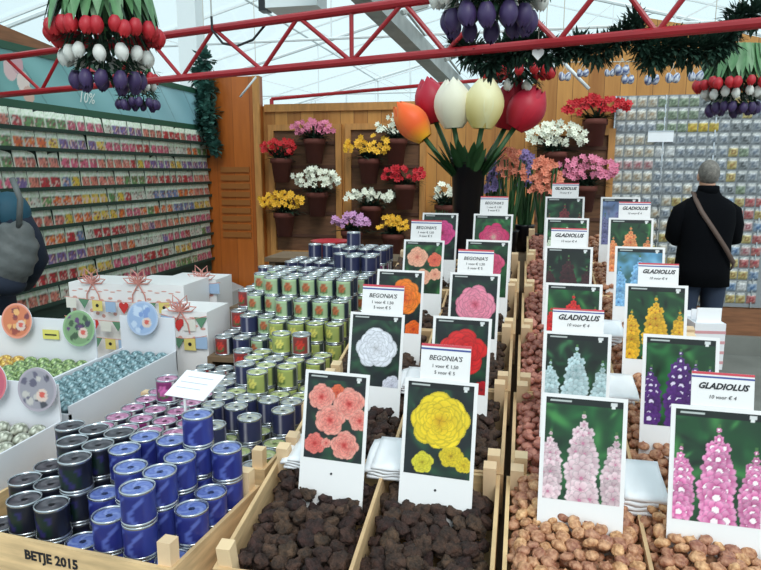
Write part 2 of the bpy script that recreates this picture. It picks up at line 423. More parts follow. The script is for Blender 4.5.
for r in range(rows):
    run = rng.choice(kinds); left = 0
    for c in range(ncol):
        if left == 0: run = rng.choice(['orange', 'red', 'pink', 'yellow', 'purple', 'white', 'salmon', 'salmon', 'pink', 'red', 'green', 'blue']); left = rng.choice([1, 1, 2, 3, 4])
        left -= 1
        y = 6.40 - pw * (c + .5); 
        o = obj('seed_packet', pk[run][rng.randrange(6)])
        o.location = (PX + 0.046 + rng.uniform(-.004, .004), y, rz0 + r * pitch - .014)
        o.rotation_euler = (R(-7 + rng.uniform(-3, 2)), rng.uniform(-.04, .04), R(90) + rng.uniform(-.08, .08))
        tag(o, '%s seed packet, %s ledge up the green rack, %s from the orange panel' % (run, ORD[r], ORD[c]), 'seed packet', 'seed packets on the green wall rack')

# teal banner above the rack
bn = thing('shop_banner', 'teal banner with pale tulips and 10% lettering above the seed rack', 'banner', (PX + 0.012, 3.66, 2.135))
def painted_grid(W, H, nx, nz, fn, y=0.0):
    vs, fs, cs = [], [], []
    for j in range(nz + 1):
        for i in range(nx + 1):
            vs.append((W * i / nx, y, H * j / nz)); cs.append(fn(i / nx, j / nz))
    for j in range(nz):
        for i in range(nx):
            a = j * (nx + 1) + i; fs.append((a, a + 1, a + nx + 2, a + nx + 1))
    return vs, fs, cs
def bann(u, v):
    c = np.array([112, 168, 166.]) * (1 - u) + np.array([156, 204, 218.]) * u
    c += 10 * math.sin(u * 30 + v * 5) * (0.3 + v)
    if abs(math.sin(u * 19 + v * 2.0)) < 0.035 + .02 * v: c *= 0.8
    for (cx, cz, rx, rz, col) in ((0.045, .62, .022, .24, (222, 190, 190)), (0.085, .4, .022, .22, (232, 214, 206)), (0.07, .75, .02, .2, (206, 160, 168)), (0.10, .15, .02, .18, (214, 176, 160))):
        if ((u - cx) / rx) ** 2 + ((v - cz) / rz) ** 2 < 1: c = np.array(col, float)
    return s255(*np.clip(c, 0, 255))
vs_, fs_, cs_ = painted_grid(2.65, 0.31, 400, 46, bann)
MB().add(vs_, fs_, cs_).box((0, 0.001, 0), (2.65, 0.012, 0.31), col=s255(100, 160, 160)).build('printed_sheet', M['print'], bn)
MB().box((-0.35, -0.01, -0.055), (2.75, 0.0, 0)).box((-.35, -0.01, .31), (2.75, 0, .345)).box((-.35, -.01, 0), (0, 0, .31)).box((2.65, -.01, 0), (2.75, 0, .31)).build('green_frame', M['green_paint'], bn)
bn.rotation_euler = (0, 0, R(90))
def text(body, size, m, parent, loc, rot=(R(90), 0, 0), shear=0.0, name='lettering', ext=0.0006, align='CENTER', off=0.0):
    cu = bpy.data.curves.new(name, 'FONT'); cu.body = body; cu.size = size; cu.extrude = ext; cu.align_x = align; cu.shear = shear; cu.resolution_u = 2; cu.offset = off
    tmp = bpy.data.objects.new(name, cu); me = bpy.data.meshes.new_from_object(tmp); bpy.data.objects.remove(tmp); me.materials.clear(); me.materials.append(m)
    o = bpy.data.objects.new(name, me); C.objects.link(o); o.parent = parent; o.location = loc; o.rotation_euler = rot
    return o
M['white_ink'] = mat('white_ink', s255(232, 240, 236), 0.5)
text('10%', 0.115, M['white_ink'], bn, (.86, -0.004, 0.05), shear=0.3)

# ------------------------------------------------------------------ packet display on the right of the back wall
dx0 = 0.80
dp = thing('packet_display_board', 'large grey display board of small bulb packets behind the person in black', 'display board', (dx0, WY - 0.024, 0.43))
MB().box((0, 0, 0), (2.2, 0.02, 1.92)).build('board', mat('display_grey', s255(138, 142, 146), 0.5), dp)
k = MB()
for i in range(5): k.box((0.0 + i * 0.43, -0.012, 0), (0.012 + i * 0.43, 0, 1.92))
k.build('divider_strips', M['silver'], dp)
def mini_packet(colA, colB, sd, W=0.078, H=0.096):
    r = random.Random(sd); nx, nz = 6, 7; vs, fs, cs = [], [], []
    for j in range(nz + 1):
        for i in range(nx + 1):
            u, v = i / nx, j / nz
            vs.append((-W/2 + W * u, -0.012 * math.sin(PI * u) ** .5 * math.sin(PI * min(1, v * 1.15)) ** .5 - .001 if 0 < u < 1 and 0 < v < .87 else -.001, H * v))
            if v > .8: c = (214, 216, 214)
            elif .2 < u < .8 and .15 < v < .65: c = colB if r.random() < .75 else colA
            else: c = colA
            f = 0.75 + r.random() * 0.35; cs.append(s255(*[min(255, (q * .8 + 24) * f) for q in c]))
    for j in range(nz):
        for i in range(nx):
            a = j * (nx + 1) + i; fs.append((a, a + 1, a + nx + 2, a + nx + 1))
    m = MB().add(vs, fs, cs); m.box((-W/2, -.001, 0), (W/2, .002, H), col=s255(200, 204, 206)); return m.mesh('bulb_packet', M['print'])
PC = {'cream': ((214, 206, 190), (176, 150, 120)), 'green': ((150, 166, 140), (92, 112, 84)), 'dark': ((150, 156, 160), (56, 62, 66)), 'yellow': ((222, 190, 70), (196, 150, 40)), 'grey': ((170, 176, 184), (104, 116, 132)),
      'white': ((226, 226, 226), (206, 206, 210)), 'blue': ((150, 172, 200), (70, 104, 150)), 'pink': ((206, 170, 170), (168, 84, 96)), 'red': ((196, 120, 116), (160, 44, 52)), 'gold': ((206, 186, 120), (160, 120, 60))}
pm = {k: [mini_packet(a, b_, 11 + i) for i in range(6)] for k, (a, b_) in PC.items()}
ncx, nrz = 15, 17
for r in range(nrz):        # r = 0 at the top
    for c in range(ncx):
        x = dx0 + 0.058 + c * 0.0885; z = 0.43 + 1.92 - 0.105 - r * 0.111
        if r in (4, 5) and c in (4, 5) and r == 4: kd = 'white'
        elif c < 4: kd = ['cream', 'cream', 'grey', 'cream', 'cream', 'pink'][r % 6] if r < 9 else ['cream', 'grey'][c % 2]
        elif r == 2 and 7 <= c <= 9: kd = 'yellow'
        elif c < 8: kd = 'green' if r < 3 else ('grey' if r < 7 else rng.choice(['cream', 'gold', 'grey']))
        elif c < 11: kd = 'dark' if r < 2 else ('grey' if r < 8 else rng.choice(['pink', 'grey', 'cream']))
        elif c < 13: kd = rng.choice(['dark', 'green', 'gold']) if r < 8 else rng.choice(['blue', 'grey', 'red', 'gold'])
        else: kd = 'grey' if r < 8 else rng.choice(['red', 'blue', 'gold', 'white', 'pink'])
        if r > 12 and c > 9: kd = rng.choice(['blue', 'red', 'white', 'gold'])
        o = obj('bulb_packet', pm[kd][rng.randrange(6)]); o.location = (x, WY - 0.027, z); o.rotation_euler = (0, rng.uniform(-.03, .03), 0)
        tag(o, '%s bulb packet, %s row down the grey board, %s from its left edge' % (kd, ORD[r], ORD[c]), 'bulb packet', 'bulb packets on the grey display board')
t = thing('notice_sheet', 'blank white notice sheet pinned over packets on the grey display board', 'notice', (1.21, WY - .047, 1.98)); MB().box((-.11, 0, -.045), (.11, .003, .055)).build('sheet', M['paper'], t); MB().box((-.11, -.004, .045), (.11, 0, .055)).build('clip_strip', M['silver'], t)

# ------------------------------------------------------------------ market stand (sloping deck and stepped deck)
SL = 0.2; SZ = 0.655; AL = math.atan(SL)
def S(y): return SZ + SL * y
st = thing('market_stand', 'brown wooden market stand under the crates, its deck rising to the back', 'stand', (0, 1.1, 0))
k = MB(); y0, y1 = 1.08, 3.85
def wedge(k, x0, x1, y0, y1, off):
    z0, z1 = S(y0) - off, S(y1) - off
    k.add([(x0, y0-1.1, z0-.03), (x1, y0-1.1, z0-.03), (x1, y1-1.1, z1-.03), (x0, y1-1.1, z1-.03), (x0, y0-1.1, z0), (x1, y0-1.1, z0), (x1, y1-1.1, z1), (x0, y1-1.1, z1)], [(0,3,2,1),(4,5,6,7),(0,1,5,4),(1,2,6,5),(2,3,7,6),(3,0,4,7)])
wedge(k, -0.62, 0.66, y0, y1, 0.145); k.build('sloping_deck', M['stand'], st)
k = MB(); k.box((-2.12, -0.02, 0.74), (-0.62, 0.42, 0.785)); k.box((-2.12, 0.42, 0.74), (-0.62, 1.2, 0.785)); k.box((-2.12, 1.2, 0.74), (-1.36, 1.95, 0.785)); k.build('flat_deck', M['stand'], st)
k = MB(); k.add([(0.66,-.02,0),(0.66,2.75,0),(0.66,2.75,1.25),(0.66,-.02,.70),(0.68,-.02,0),(0.68,2.75,0),(0.68,2.75,1.25),(0.68,-.02,.70)], [(0,1,2,3),(7,6,5,4),(0,4,5,1),(1,5,6,2),(2,6,7,3),(3,7,4,0)]); k.build('side_panel', M['brown_wood'], st)
MB().box((-2.12, -.04, 0), (.66, -.02, .72)).build('front_panel', M['brown_wood'], st)
for x, y, z in ((-2.05, .05, .74), (-2.05, 1.1, .74), (-.62, 2.4, 1.0), (.6, 2.6, 1.05)): MB().box((x, y, 0), (x+.06, y+.06, z)).build('leg', M['stand'], st)

# ---- crates
def crate(L, W, H, name_lab, loc, rot, posts=0.045, div=True, front=True, depth_post=0.03):
    t = thing('bulb_crate', name_lab, 'crate', loc, rot, 'pine bulb crates on the stand')
    th = 0.009
    MB().box((0, 0, 0), (W, L, 0.008)).build('bottom_board', M['pine'], t)
    MB().box((0, 0, 0.012), (th, L, H)).build('side_board', M['pine'], t)
    MB().box((W-th, 0, 0.012), (W, L, H)).build('side_board', M['pine'], t)
    MB().box((th, 0, 0.012), (W-th, th, H)).build('end_board', M['pine'], t)
    MB().box((th, L-th, 0.012), (W-th, L, H)).build('end_board', M['pine'], t)
    for (x, y) in ((th, th), (W-th-depth_post, th), (th, L-th-depth_post), (W-th-depth_post, L-th-depth_post)):
        MB().box((x, y, 0.008), (x+depth_post, y+depth_post, H+posts)).build('corner_post', M['pine_end'], t)
    if div: MB().box((W/2-.004, th, 0.008), (W/2+.004, L-th, H+.004)).build('divider', M['pine'], t)
    return t
CL = 0.39; rowY = [1.11 + CL * i for i in range(7)]; Lc = CL / math.cos(AL) - .004
rn = ['front', 'second', 'third', 'fourth', 'fifth', 'sixth', 'rearmost']
for i, y in enumerate(rowY):
    Hc = 0.12
    if i < 5: crate(Lc, 0.565, Hc, 'pine crate of brown begonia tubers, %s in its row' % rn[i], (-0.592 + .018 * (y - 1.11), y + Hc * math.sin(AL), S(y) - Hc * math.cos(AL)), (AL, 0, 0))
    yaw = -0.03
    if i < 6: crate(Lc, 0.575, Hc, 'pine crate of tan gladiolus corms, %s in its row' % rn[i], (-.012 + .022 * (y - 1.11), y + Hc * math.sin(AL), S(y) - Hc * math.cos(AL)), (AL, 0, 0))

# ---- tubers and corms
def tuber_mesh(sd):
    r = random.Random(sd); ph = [(Vector((r.uniform(-1,1), r.uniform(-1,1), r.uniform(-1,1))).normalized() * r.uniform(2.5, 10), r.uniform(0, 6)) for _ in range(7)]
    def d(v):
        g = 1 + sum(0.075 * math.sin(v.dot(a) + p) for a, p in ph)
        if v.z > .75: g *= 1 - (v.z - .75) * 1.3
        return g
    m = MB(); m.ell((0, 0, 0), (0.025, 0.023, 0.019), 16, 11, disp=d); return m.mesh('begonia_tuber', M['tuber'], True)
def corm_mesh(sd, mt):
    r = random.Random(sd); e = r.uniform(0, 6)
    prof = [(0.002, -.011), (.011, -.012), (.017, -.008), (.0195, -.002), (.018, .004), (.013, .008), (.006, .0105), (.0025, .013), (.0008, .0155)]
    m = MB(); n = 14; vs = []; fs = []
    for i, (rr, z) in enumerate(prof):
        for k_ in range(n):
            a = 2 * PI * k_ / n; q = rr * (1 + .07 * math.sin(2 * a + e) + .04 * math.sin(5 * a + e))
            vs.append((q * math.cos(a) + z * .15, q * math.sin(a), z))
    for i in range(len(prof) - 1):
        for k_ in range(n): fs.append((i*n+k_, i*n+(k_+1) % n, (i+1)*n+(k_+1) % n, (i+1)*n+k_))
    fs.append(tuple(range(n-1, -1, -1))); fs.append(tuple((len(prof)-1)*n+q for q in range(n)))
    m.add(vs, fs); return m.mesh('gladiolus_corm', mt, True)
tub = [tuber_mesh(i) for i in range(6)]; cor = [corm_mesh(i, M['corm']) for i in range(5)]; corr = [corm_mesh(i + 9, M['corm_red']) for i in range(4)]

def heap(name, meshes, x0, x1, ya, yb, sp, dz, hump, label, cat, group, n_left, seed, stuff=None, sc=1.0, low=None):
    r = random.Random(seed); pts = []
    for layer in (0, 1):
        nx = max(1, int((x1 - x0) / sp)); ny = max(1, int((yb - ya) / (sp * .9)))
        if layer: nx -= 1; ny -= 1
        for j in range(ny):
            for i in range(nx):
                fx = (i + .5 + (.5 if layer else 0) + (.3 if j % 2 else 0)) / (nx + (1 if layer else 0) + .3); fy = (j + .5 + (.5 if layer else 0)) / (ny + (1 if layer else 0))
                x = x0 + (x1 - x0) * fx + r.uniform(-.12, .12) * sp; y = ya + (yb - ya) * fy + r.uniform(-.12, .12) * sp
                hh = hump * math.sin(PI * min(max(fx, 0.02), .98)) ** .5 * (0.75 + .25 * math.sin(x * 31 + y * 17))
                z = S(y) + dz + (hh if layer else hh * .45 - .016) + r.uniform(-.004, .004)
                if not layer or r.random() < .95: pts.append((x, y, z, layer))
    cnt = 0
    for (px_, py_, pz_, ly) in pts:
        p = (px_, py_, pz_); stf = stuff if stuff is not None else (low if ly == 0 else None)
        rot = (r.uniform(-.7, .7), r.uniform(-.7, .7), r.uniform(0, 6.28)); s_ = sc * r.uniform(.85, 1.12)
        if stf is not None:
            me = r.choice(meshes); Mx = Matrix.Translation(p) @ Matrix.Rotation(rot[2], 4, 'Z') @ Matrix.Rotation(rot[0], 4, 'X') @ Matrix.Scale(s_, 4)
            (RED if me in corr else GRE).append((len(stf.f), len(me.polygons))) if stf is sG else None
            stf.add([Mx @ v.co for v in me.vertices], [tuple(q.vertices) for q in me.polygons])
        else:
            cnt += 1; o = obj(name, r.choice(meshes)); o.location = p; o.rotation_euler = rot; o.scale = (s_, s_, s_); tag(o, label, cat, group)
    return cnt
RED = []; GRE = []
sB = MB(); sG = MB(); nb = ng = 0
for i, y in enumerate(rowY[:6]):
    ya, yb = y + .02, y + CL - .022
    for sd_, (xa, xb) in enumerate(((-.578, -.315), (-.304, -.042))):
        if i >= 5: continue
        n_ = heap('begonia_tuber', tub, xa - .002, xb + .002, ya, yb, .037, -.010 if i else -.034, .014 if i else .022, 'knobbly dark brown begonia tuber in the %s half of the %s begonia crate' % (('left', 'right')[sd_], rn[i]), 'tuber', 'begonia tubers in the %s crate' % rn[i], 0, i * 5 + sd_, sB if i >= 2 else None, .86, sB if i == 1 else None)
        nb += 0 if i >= 2 else n_
    o_ = .022 * (y - 1.11) - .016
    for sd_, (xa, xb) in enumerate(((.018, .282), (.296, .565))):
        red = sd_ == 0 and i >= 1
        msh = corr if red else cor
        n_ = heap('gladiolus_corm', msh, xa + o_ - .006, xb + o_ + .004, ya, yb, .027 if i == 0 else .03, .004, .034 if i == 0 else .022, '%s papery gladiolus corm in the %s half of the %s corm crate' % ('reddish' if red else 'tan', ('left', 'right')[sd_], rn[i]), 'bulb', 'gladiolus corms in the %s crate' % rn[i], 0, 100 + i * 5 + sd_, None if i == 0 else sG, 0.80, sG)
        ng += n_ if i == 0 else 0
o = sB.build('begonia_tubers', M['tuber'], None, True); tag(o, 'dark brown begonia tubers filling the further crates behind the picture cards', 'tubers', kind='stuff')
o = sG.build('gladiolus_corms', M['corm'], None, True); o.data.materials.append(M['corm_red'])
mi_ = np.zeros(len(o.data.polygons), dtype=np.int32)
for a_, b_ in RED: mi_[a_:a_ + b_] = 1
o.data.polygons.foreach_set('material_index', mi_); tag(o, 'tan papery gladiolus corms filling the crates behind the front one', 'bulbs', kind='stuff')
print('TUBERS', nb, 'CORMS', ng)

# ------------------------------------------------------------------ picture cards
def img_bg(h, w, base, blot, sd):
    r = np.random.RandomState(sd); a = np.ones((h, w, 3)) * np.array(base, float); yy, xx = np.mgrid[0:h, 0:w] / float(h)
    for _ in range(60):
        cx, cy, s_ = r.rand() * w / h, r.rand(), .04 + .12 * r.rand(); c = np.array(blot[r.randint(len(blot))], float)
        ang = r.rand() * 3.14; dx, dy = xx - cx, yy - cy; u = dx * math.cos(ang) + dy * math.sin(ang); v = -dx * math.sin(ang) + dy * math.cos(ang)
        m_ = np.exp(-((u / s_) ** 2 + (v / (s_ * .35)) ** 2)); a = a * (1 - m_[..., None] * .8) + c * m_[..., None] * .8
    return a, xx, yy
def petal_blob(a, xx, yy, cx, cy, ang, L, W_, tip, basec, dark=.0):
    """one printed petal: ellipse growing from (cx, cy) along ang, lighter tip, thin darker outline"""
    dx, dy = xx - cx, yy - cy; u = (dx * math.cos(ang) + dy * math.sin(ang)) / L; v = (-dx * math.sin(ang) + dy * math.cos(ang)) / W_
    d = (2 * u - 1.0) ** 2 + (v * 2) ** 2; m_ = d < 1
    k_ = np.clip(u, 0, 1)[..., None]; c = np.array(basec, float) * (1 - k_) + np.array(tip, float) * k_; c = c * np.where(d > .72, .86, 1.0)[..., None]
    a[m_] = np.clip(c[m_], 0, 255)
def begonia(a, xx, yy, cx, cy, rad, edge, mid, core, sd=0, rings=5, contrast=.22):
    r = random.Random(sd * 13 + 5); n = int(16 + rings * 7); E_, K_, Q_ = [np.array(v, float) for v in (edge, mid, core)]
    for q in range(n):
        f = 1 - q / n; ang = q * 2.39996 + r.uniform(-.25, .25); rr = rad * (.28 + .78 * f); k0 = rr * .42 * f
        tip = E_ * (1 - .25 * (1 - f)) + K_ * .25 * (1 - f); b_ = K_ * f + Q_ * (1 - f); b_ = b_ * (1 - contrast * .6)
        petal_blob(a, xx, yy, cx + k0 * math.cos(ang), cy + k0 * math.sin(ang) * .95, ang + r.uniform(-.2, .2), rr * (1 - .42 * f), rr * r.uniform(.62, .85), tip * r.uniform(.93, 1.04), b_)
def spike(a, xx, yy, cx, y0, y1, wd, colA, colB, dark, sd=0, n=7):
    """gladiolus flower spike: overlapping ruffled florets on a green stem, tight buds on top"""
    r = random.Random(sd); st_ = np.abs(xx - cx) < wd * .1; a[st_ & (yy > y0 - .05)] = (70, 110, 60); n = 10
    for q in range(n):
        f = q / (n - 1.0); y = y0 + (y1 - y0) * f; sz = wd * (.20 + .62 * min(1, f * 1.6) ** .7)
        for sgn in ((-1, 1, 0) if f > .18 else (0,)):
            fx = cx + sgn * sz * .55 + r.uniform(-.15, .15) * sz; fy = y + r.uniform(-.2, .2) * sz; A_, B_, D_ = [np.array(v, float) for v in (colA, colB, dark)]; g = r.uniform(.86, 1.06); a0 = r.uniform(0, 6)
            for p_ in range(6): petal_blob(a, xx, yy, fx, fy, a0 + p_ * 1.047, sz * .78, sz * .62, A_ * g, B_ * g * .92)
            m_ = np.hypot(xx - fx, yy - fy) < sz * (.26 if sum(dark) > 600 else .14); a[m_] = D_
def finish(a, h, w, bar=True):
    if bar:
        k_ = int(h * .07); a[:k_] = a[:k_] * .15 + np.array([14, 16, 20]) * .85
        a[int(k_ * .4):int(k_ * .4) + 2, int(w * .06):int(w * .34)] = (188, 192, 190)
        a[int(k_ * .3):int(k_ * 1.15), int(w * .86):int(w * .90)] = (226, 226, 224)
        a[int(k_ * .3):int(k_ * .8), int(w * .84):int(w * .92)] = (212, 212, 212)
    return np.clip(a, 0, 255)
HH, WW = 120, 86
BEG = ((20, 28, 32), [(22, 50, 38), (30, 70, 48), (10, 14, 18), (40, 84, 54)])
GRN = ((22, 58, 34), [(40, 110, 56), (20, 70, 36), (70, 140, 72), (10, 24, 16), (34, 90, 50)])
def art(kind):
    if kind in ('coral', 'yellow', 'white', 'red', 'orange', 'picotee', 'magenta'): base = BEG
    else: base = GRN
    if kind in ('iceblue', 'maroon', 'darkred', 'pinkdark'): base = ((16, 24, 20), [(26, 80, 48), (14, 40, 26), (60, 120, 74), (8, 14, 12)])
    if kind == 'lightblue': base = ((70, 120, 150), [(100, 160, 200), (60, 96, 90), (130, 180, 210)])
    if kind == 'lilac': base = ((90, 110, 150), [(120, 140, 180), (60, 70, 90), (150, 140, 170)])
    a, xx, yy = img_bg(HH, WW, *base, sd=sum(map(ord, kind)))
    B = lambda *q, **kw: begonia(a, xx, yy, *q, **kw)
    if kind == 'coral':
        E_, K_, Q_ = (248, 176, 160), (226, 78, 70), (206, 40, 40)
        B(.37, .20, .10, (230, 110, 70), (226, 84, 50), (190, 50, 30), sd=9); B(.18, .27, .16, E_, K_, Q_, sd=1); B(.52, .32, .19, E_, K_, Q_, sd=2, rings=6)
        B(.66, .50, .13, E_, K_, Q_, sd=3); B(.30, .53, .18, E_, K_, Q_, sd=4, rings=6); B(.13, .82, .13, (236, 130, 120), K_, Q_, sd=5); B(.27, .80, .06, E_, K_, Q_, sd=7); B(.49, .80, .17, E_, K_, Q_, sd=6, rings=6)
    elif kind == 'yellow':
        B(.20, .86, .12, (226, 216, 60), (222, 196, 30), (180, 160, 20), sd=2); B(.50, .76, .13, (232, 206, 40), (226, 190, 20), (190, 150, 10), sd=3); B(.64, .84, .09, (232, 206, 40), (226, 190, 20), (190, 150, 10), sd=8)
        B(.36, .40, .31, (246, 216, 44), (236, 194, 10), (216, 160, 6), sd=1, rings=7, contrast=.13)
    elif kind == 'white':
        B(.62, .96, .14, (226, 224, 236), (206, 204, 220), (180, 176, 196), sd=4, contrast=.1); B(.36, .46, .29, (238, 238, 246), (222, 222, 236), (206, 204, 210), sd=3, rings=6, contrast=.13)
    elif kind == 'red': B(.38, .44, .32, (226, 44, 44), (206, 20, 28), (160, 10, 20), sd=4, rings=6, contrast=.16); B(.66, .92, .12, (196, 24, 36), (170, 14, 28), (120, 10, 20), sd=5)
    elif kind == 'orange': B(.42, .40, .30, (255, 140, 40), (250, 96, 16), (214, 50, 14), sd=6, rings=6); B(.62, .92, .15, (250, 110, 30), (240, 90, 14), (200, 50, 14), sd=7)
    elif kind == 'picotee': B(.38, .46, .31, (240, 130, 160), (248, 206, 216), (226, 80, 110), sd=5, rings=6, contrast=.26)
    elif kind == 'peach':
        P_ = ((252, 190, 160), (246, 150, 120), (226, 110, 90)); B(.24, .30, .20, *P_, sd=1); B(.58, .34, .14, (246, 120, 90), (236, 90, 70), (200, 60, 50), sd=2); B(.36, .68, .16, *P_, sd=3); B(.60, .62, .12, *P_, sd=5)
    elif kind == 'rose': B(.40, .42, .26, (222, 90, 130), (196, 44, 84), (150, 20, 50), sd=2); B(.22, .82, .12, (232, 110, 140), (206, 60, 90), (160, 20, 50), sd=3)
    elif kind == 'magenta': B(.42, .40, .28, (232, 80, 150), (214, 40, 116), (170, 20, 80), sd=6); B(.2, .78, .13, (232, 80, 150), (214, 40, 116), (170, 20, 80), sd=3)
    elif kind == 'starpink': B(.38, .44, .30, (206, 40, 100), (222, 80, 130), (246, 226, 190), sd=8, rings=4)
    else:
        V = {'palepink': ((236, 214, 218), (222, 176, 190), (196, 120, 150)), 'iceblue': ((206, 224, 228), (170, 200, 206), (120, 150, 150)), 'redglad': ((226, 52, 48), (206, 30, 34), (140, 16, 22)),
             'maroon': ((70, 30, 36), (50, 20, 26), (26, 12, 16)), 'darkred': ((130, 40, 50), (96, 24, 34), (50, 12, 18)), 'pinkwhite': ((242, 172, 208), (204, 62, 136), (250, 236, 240)),
             'violet': ((96, 48, 130), (64, 30, 96), (226, 214, 236)), 'golden': ((240, 190, 50), (226, 160, 30), (170, 80, 20)), 'lightblue': ((150, 200, 236), (110, 166, 220), (70, 110, 170)),
             'apricot': ((246, 170, 110), (236, 120, 70), (190, 70, 50)), 'lilac': ((130, 130, 176), (96, 96, 140), (60, 60, 100)), 'pinkdark': ((150, 60, 80), (110, 40, 60), (60, 20, 30)), 'whitegreen': ((222, 230, 210), (190, 210, 180), (120, 150, 110))}[kind]
        w2 = WW / HH
        for q, (cx, y0, y1, wd) in enumerate(((w2 * .50, .16, .96, .15), (w2 * .08, .36, .94, .12), (w2 * .92, .34, .94, .12))): spike(a, xx, yy, cx, y0, y1, wd, *V, sd=q * 3 + 1, n=7)
        if kind == 'violet': spike(a, xx, yy, w2 * .72, .28, .92, .12, *V, sd=8)
    return finish(a, HH, WW)
LEANB = R(12)
def card(name_k, pic, X, Y, Wc, L, yaw, label):
    """X, Y: foot point on the bulb surface; L = visible height"""
    emb = .07 if name_k in ('a1', 'b1') else .045; t = thing('picture_card', label, 'picture card', (X, Y, S(Y)), (-LEANB, 0, yaw), 'picture cards standing in the bulbs')
    MB().box((-Wc/2, 0, -emb), (Wc/2, .0025, L)).build('card_board', M['card'], t)
    pw_ = Wc * .90; ph = pw_ * 1.38; z1 = L - Wc * .045; z0 = z1 - ph; a = art(pic)
    a = a / 255.0; a = np.where(a <= .04045, a / 12.92, ((a + .055) / 1.055) ** 2.4)
    ny, nx = HH, WW; xs = np.linspace(-pw_/2, pw_/2, nx); zs = np.linspace(z1, z0, ny); gx, gz = np.meshgrid(xs, zs)
    V = np.stack([gx.ravel(), np.full(gx.size, -.0006), gz.ravel()], 1)
    idx = np.arange(ny * nx).reshape(ny, nx); F = np.stack([idx[1:, :-1].ravel(), idx[1:, 1:].ravel(), idx[:-1, 1:].ravel(), idx[:-1, :-1].ravel()], 1)
    me = bpy.data.meshes.new('picture'); me.from_pydata(V.tolist(), [], F.tolist()); at = me.color_attributes.new('Col', 'FLOAT_COLOR', 'POINT')
    arr = np.ones((ny * nx, 4), np.float32); arr[:, :3] = a.reshape(-1, 3); at.data.foreach_set('color', arr.ravel()); me.materials.append(M['print'])
    obj('picture', me, t)
    if name_k in ('b1', 'a1'):
        MB().lathe([(.0028, 0), (.0028, .001)], 12, M=Matrix.Translation((.0, -.0002, z0 - .032)) @ Matrix.Rotation(R(90), 4, 'X')).build('punched_hole', M['ink'], t)
    return t
L0 = .28
# name, picture, X of the top centre, Y of the top, width, label
cards = [('g1', 'palepink', .142, 1.37, .173, 'white card picturing pale pink-white gladiolus spikes, front of the left gladiolus row'),
 ('g2', 'iceblue', .148, 1.679, .166, 'white card picturing ice-white gladioli on near-black, left gladiolus row'),
 ('g3', 'redglad', .161, 2.023, .166, 'white card picturing bright red gladioli, half behind a price sign'),
 ('g4', 'maroon', .166, 2.383, .164, 'white card picturing blackish maroon gladioli among green stems'),
 ('g5', 'whitegreen', .181, 2.759, .170, 'white card picturing greenish gladioli, mostly covered by a price sign'),
 ('g6', 'darkred', .190, 3.12, .174, 'white card picturing dark red gladioli, rearmost of the left gladiolus row'),
 ('h1', 'pinkwhite', .402, 1.36, .180, 'white card picturing pink and white gladioli, nearest at the right edge of the crates'),
 ('h2', 'violet', .397, 1.69, .176, 'white card picturing deep violet gladioli with white throats'),
 ('h3', 'golden', .399, 2.038, .175, 'white card picturing golden yellow gladiolus spikes'),
 ('h4', 'lightblue', .407, 2.40, .164, 'white card picturing light blue gladioli, right gladiolus row'),
 ('h5', 'apricot', .429, 2.772, .170, 'white card picturing apricot orange gladioli on green'),
 ('h6', 'lilac', .432, 3.12, .168, 'white card picturing lilac-blue gladioli, rearmost of the right gladiolus row'),
 ('b1', 'yellow', -.171, 1.434, .171, 'white card picturing one big yellow begonia with buds below'),
 ('b2', 'red', -.156, 1.788, .165, 'white card picturing a large scarlet begonia on dark ground'),
 ('b3', 'picotee', -.147, 2.142, .166, 'white card picturing a pink and white ruffled begonia'),
 ('b4', 'rose', -.125, 2.505, .168, 'white card picturing a rose-red begonia, partly behind a price sign'),
 ('b5', 'starpink', -.124, 2.879, .170, 'white card picturing a crimson-pink begonia with pale centre, rearmost of its row'),
 ('a1', 'coral', -.421, 1.439, .163, 'white card picturing a bunch of coral-pink begonias, front left'),
 ('a2', 'white', -.400, 1.788, .163, 'white card picturing a pure white begonia on black'),
 ('a3', 'orange', -.398, 2.148, .165, 'white card picturing a bright orange begonia'),
 ('a4', 'peach', -.369, 2.487, .160, 'white card picturing peach-coloured begonias on green'),
 ('a5', 'magenta', -.356, 2.883, .160, 'white card picturing a magenta begonia, rearmost of the left begonia row')]
CARD = {}
for nm, pc, X, Y, Wc, lab in cards:
    yaw = R(-4.5) if nm[0] in 'ab' else R(-2.5)
    CARD[nm] = (X, Y - L0 * math.sin(LEANB), yaw, Wc)
    card(nm, pc, X, Y - L0 * math.sin(LEANB), Wc, L0 + (.02 if nm[0] in 'gh' else 0), yaw, lab)

# price signs clipped behind the top edge of cards
def sign(cardn, dx, w_, h_, kind, label, txt=True):
    X, Y, yaw, Wc = CARD[cardn]
    Lt = L0 + (.02 if cardn[0] in 'gh' else 0)
    t = thing('price_sign', label, 'price sign', (X, Y, S(Y)), (-LEANB, 0, yaw), 'white price signs above the picture cards')
    MB().box((dx - w_/2, .004, Lt - .012), (dx + w_/2, .006, Lt + h_)).build('sign_board', M['card'], t)
    MB().box((dx - w_/2, .0034, Lt + h_ * .93), (dx + w_/2, .004, Lt + h_)).build('red_band', M['red_ink'], t)
    MB().box((dx - w_/2, .0034, Lt + h_ * .83), (dx + w_/2, .004, Lt + h_ * .88)).build('blue_band', M['blue_ink'], t)
    MB().tube([(dx, .009, -.06), (dx, .009, Lt + .01)], .003, 6).build('stake', M['stick'], t)
    if kind == 'GLADIOLUS':
        text(kind, w_ * .148, M['ink'], t, (dx, .0036, Lt + h_ * .52), shear=.35, off=.0006); text('10 voor \u20ac 4', w_ * .09, M['ink'], t, (dx, .0036, Lt + h_ * .24), shear=.2)
    else:
        text(kind, w_ * .135, M['ink'], t, (dx, .0036, Lt + h_ * .55), shear=.2, off=.0001); text('1 voor \u20ac 1,50', w_ * .095, M['ink'], t, (dx, .0036, Lt + h_ * .34)); text('5 voor \u20ac 5', w_ * .095, M['ink'], t, (dx, .0036, Lt + h_ * .16))
